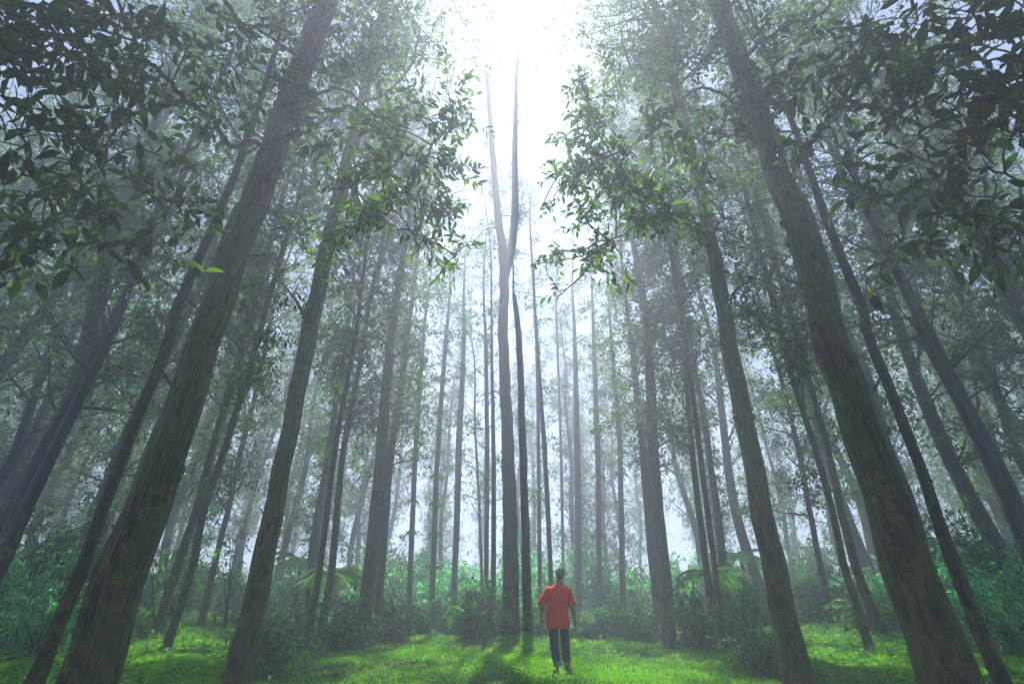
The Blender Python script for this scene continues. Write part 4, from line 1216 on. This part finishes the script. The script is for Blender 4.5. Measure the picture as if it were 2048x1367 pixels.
    shirt = sm_.build('t_shirt', M_SHIRT, root, smooth=True)
    cb = MB(); t = np.linspace(0, 2 * math.pi, 29)
    tube(cb, np.stack([.06 + .068 * np.cos(t), .064 * np.sin(t), 1.464 + 0 * t], 1), .009, 8, cap=False); cb.build('collar', M_TRIM, shirt, smooth=True)
    for P, r in (([(-.287, -.036, 1.095), (-.296, -.038, 1.062)], .0715), ([(.287, -.036, 1.085), (.291, -.038, 1.052)], .0695)):
        c2 = MB(); tube(c2, catmull(P, 4), r, 28, cap=False); c2.build('sleeve_trim', M_TRIM, shirt, smooth=True)
    # jeans
    jm = MB()
    jf = lambda th, s: 1 + .03 * np.sin(2 * th + 40 * s) * np.sin(9 * s + 1) + .025 * np.sin(5 * th + 17 * s) + .02 * np.sin(60 * s + th) * np.exp(-((s - .36) / .1) ** 2)
    legs = (([(-.045, .0, .90), (-.065, 0, .76), (-.070, .012, .60), (-.068, .02, .46), (-.045, -.01, .30), (-.018, -.045, .165)], [.11, .096, .084, .080, .080, .074]),
            ([(.105, .0, .90), (.128, .01, .76), (.135, .04, .60), (.140, .065, .46), (.150, .09, .30), (.156, .12, .185)], [.11, .094, .084, .078, .074, .066]))
    for P, r in legs:
        Q = catmull(P, 9); tube(jm, Q, np.interp(np.linspace(0, 1, len(Q)), np.linspace(0, 1, 6), r), 30, jf, cap=False)
    loft(jm, interp_rings([((.03, 0, .78), .165, .095, 0), ((.03, 0, .90), .155, .09, 0), ((.03, 0, 1.0), .135, .08, 0)], 4), 40)
    jeans = jm.build('jeans', M_JEANS, root, smooth=True)
    for (P, r), dz in zip(legs, (0, 0)):
        e = np.array(P[-1]); d = norm(np.array(P[-1]) - np.array(P[-2])); Q = np.array([e - d * .028, e - d * .01, e + d * .012, e + d * .018])
        c3 = MB(); tube(c3, Q, np.array([r[-1] * 1.04, r[-1] * 1.10, r[-1] * 1.10, r[-1] * 1.0]), 30, jf, cap=False); c3.build('cuff', M_CUFF, jeans, smooth=True)
    # sandals
    for (hx, hy, tx, ty, z, mt) in ((.0, -.105, -.085, .125, .004, M_SOLE), (.145, .075, .245, .315, .004, M_SOLE_G)):
        h = np.array([hx, hy]); t_ = np.array([tx, ty]); d = (t_ - h); L = np.linalg.norm(d); d /= L; n_ = np.array([-d[1], d[0]])
        s_ = np.linspace(0, 1, 15); w = .036 + .014 * np.sin(np.pi * np.clip(s_ * 1.1 - .2, 0, 1)); w = w * np.sqrt(np.clip(1 - (2 * s_ - 1) ** 6, 0.02, 1))
        A = h + d * L * s_[:, None]; Lf, Rt = A + n_ * w[:, None], A - n_ * w[:, None]
        ring = np.vstack([Lf, Rt[::-1]]); nr = len(ring)
        Vs = np.vstack([np.c_[ring, np.full(nr, z)], np.c_[ring, np.full(nr, z + .022)]])
        sb = MB(); sb.add(Vs, [(q, (q + 1) % nr, nr + (q + 1) % nr, nr + q) for q in range(nr)])
        sb.add(Vs, [(nr + q, nr + q + 1, 2 * nr - 2 - q, 2 * nr - 1 - q) for q in range(14)]); sb.add(Vs, [(nr - 1 - q, nr - 2 - q, q + 1, q) for q in range(14)])
        so = sb.build('sandal', mt, root)
        a0 = h + d * L * .62
        arch = np.array([[*(a0 + n_ * .052 * math.cos(q)), z + .012 + .055 * math.sin(q)] for q in np.linspace(0, math.pi, 11)])
        stp = MB(); tube(stp, arch, .009, 6); stp.build('strap', mt, so, smooth=True)


make_person()

# ------------------------------------------------------------------ haze
mbz = MB()
x0, x1, y0, y1, z0, z1 = -155, 155, -65, 155, -6, 36
mbz.add([(x0, y0, z0), (x1, y0, z0), (x1, y1, z0), (x0, y1, z0), (x0, y0, z1), (x1, y0, z1), (x1, y1, z1), (x0, y1, z1)],
        [(0, 3, 2, 1), (4, 5, 6, 7), (0, 1, 5, 4), (1, 2, 6, 5), (2, 3, 7, 6), (3, 0, 4, 7)])
m, nt, out = mat_new('haze')
pv = nt.nodes.new('ShaderNodeVolumePrincipled')
pv.inputs['Color'].default_value = (.77, .83, 1.0, 1)
pv.inputs['Density'].default_value = HAZE_DENSITY
pv.inputs['Anisotropy'].default_value = HAZE_G
nt.links.new(pv.outputs[0], out.inputs['Volume'])
hz = mbz.build('haze', m)
tag(hz, kind='stuff')
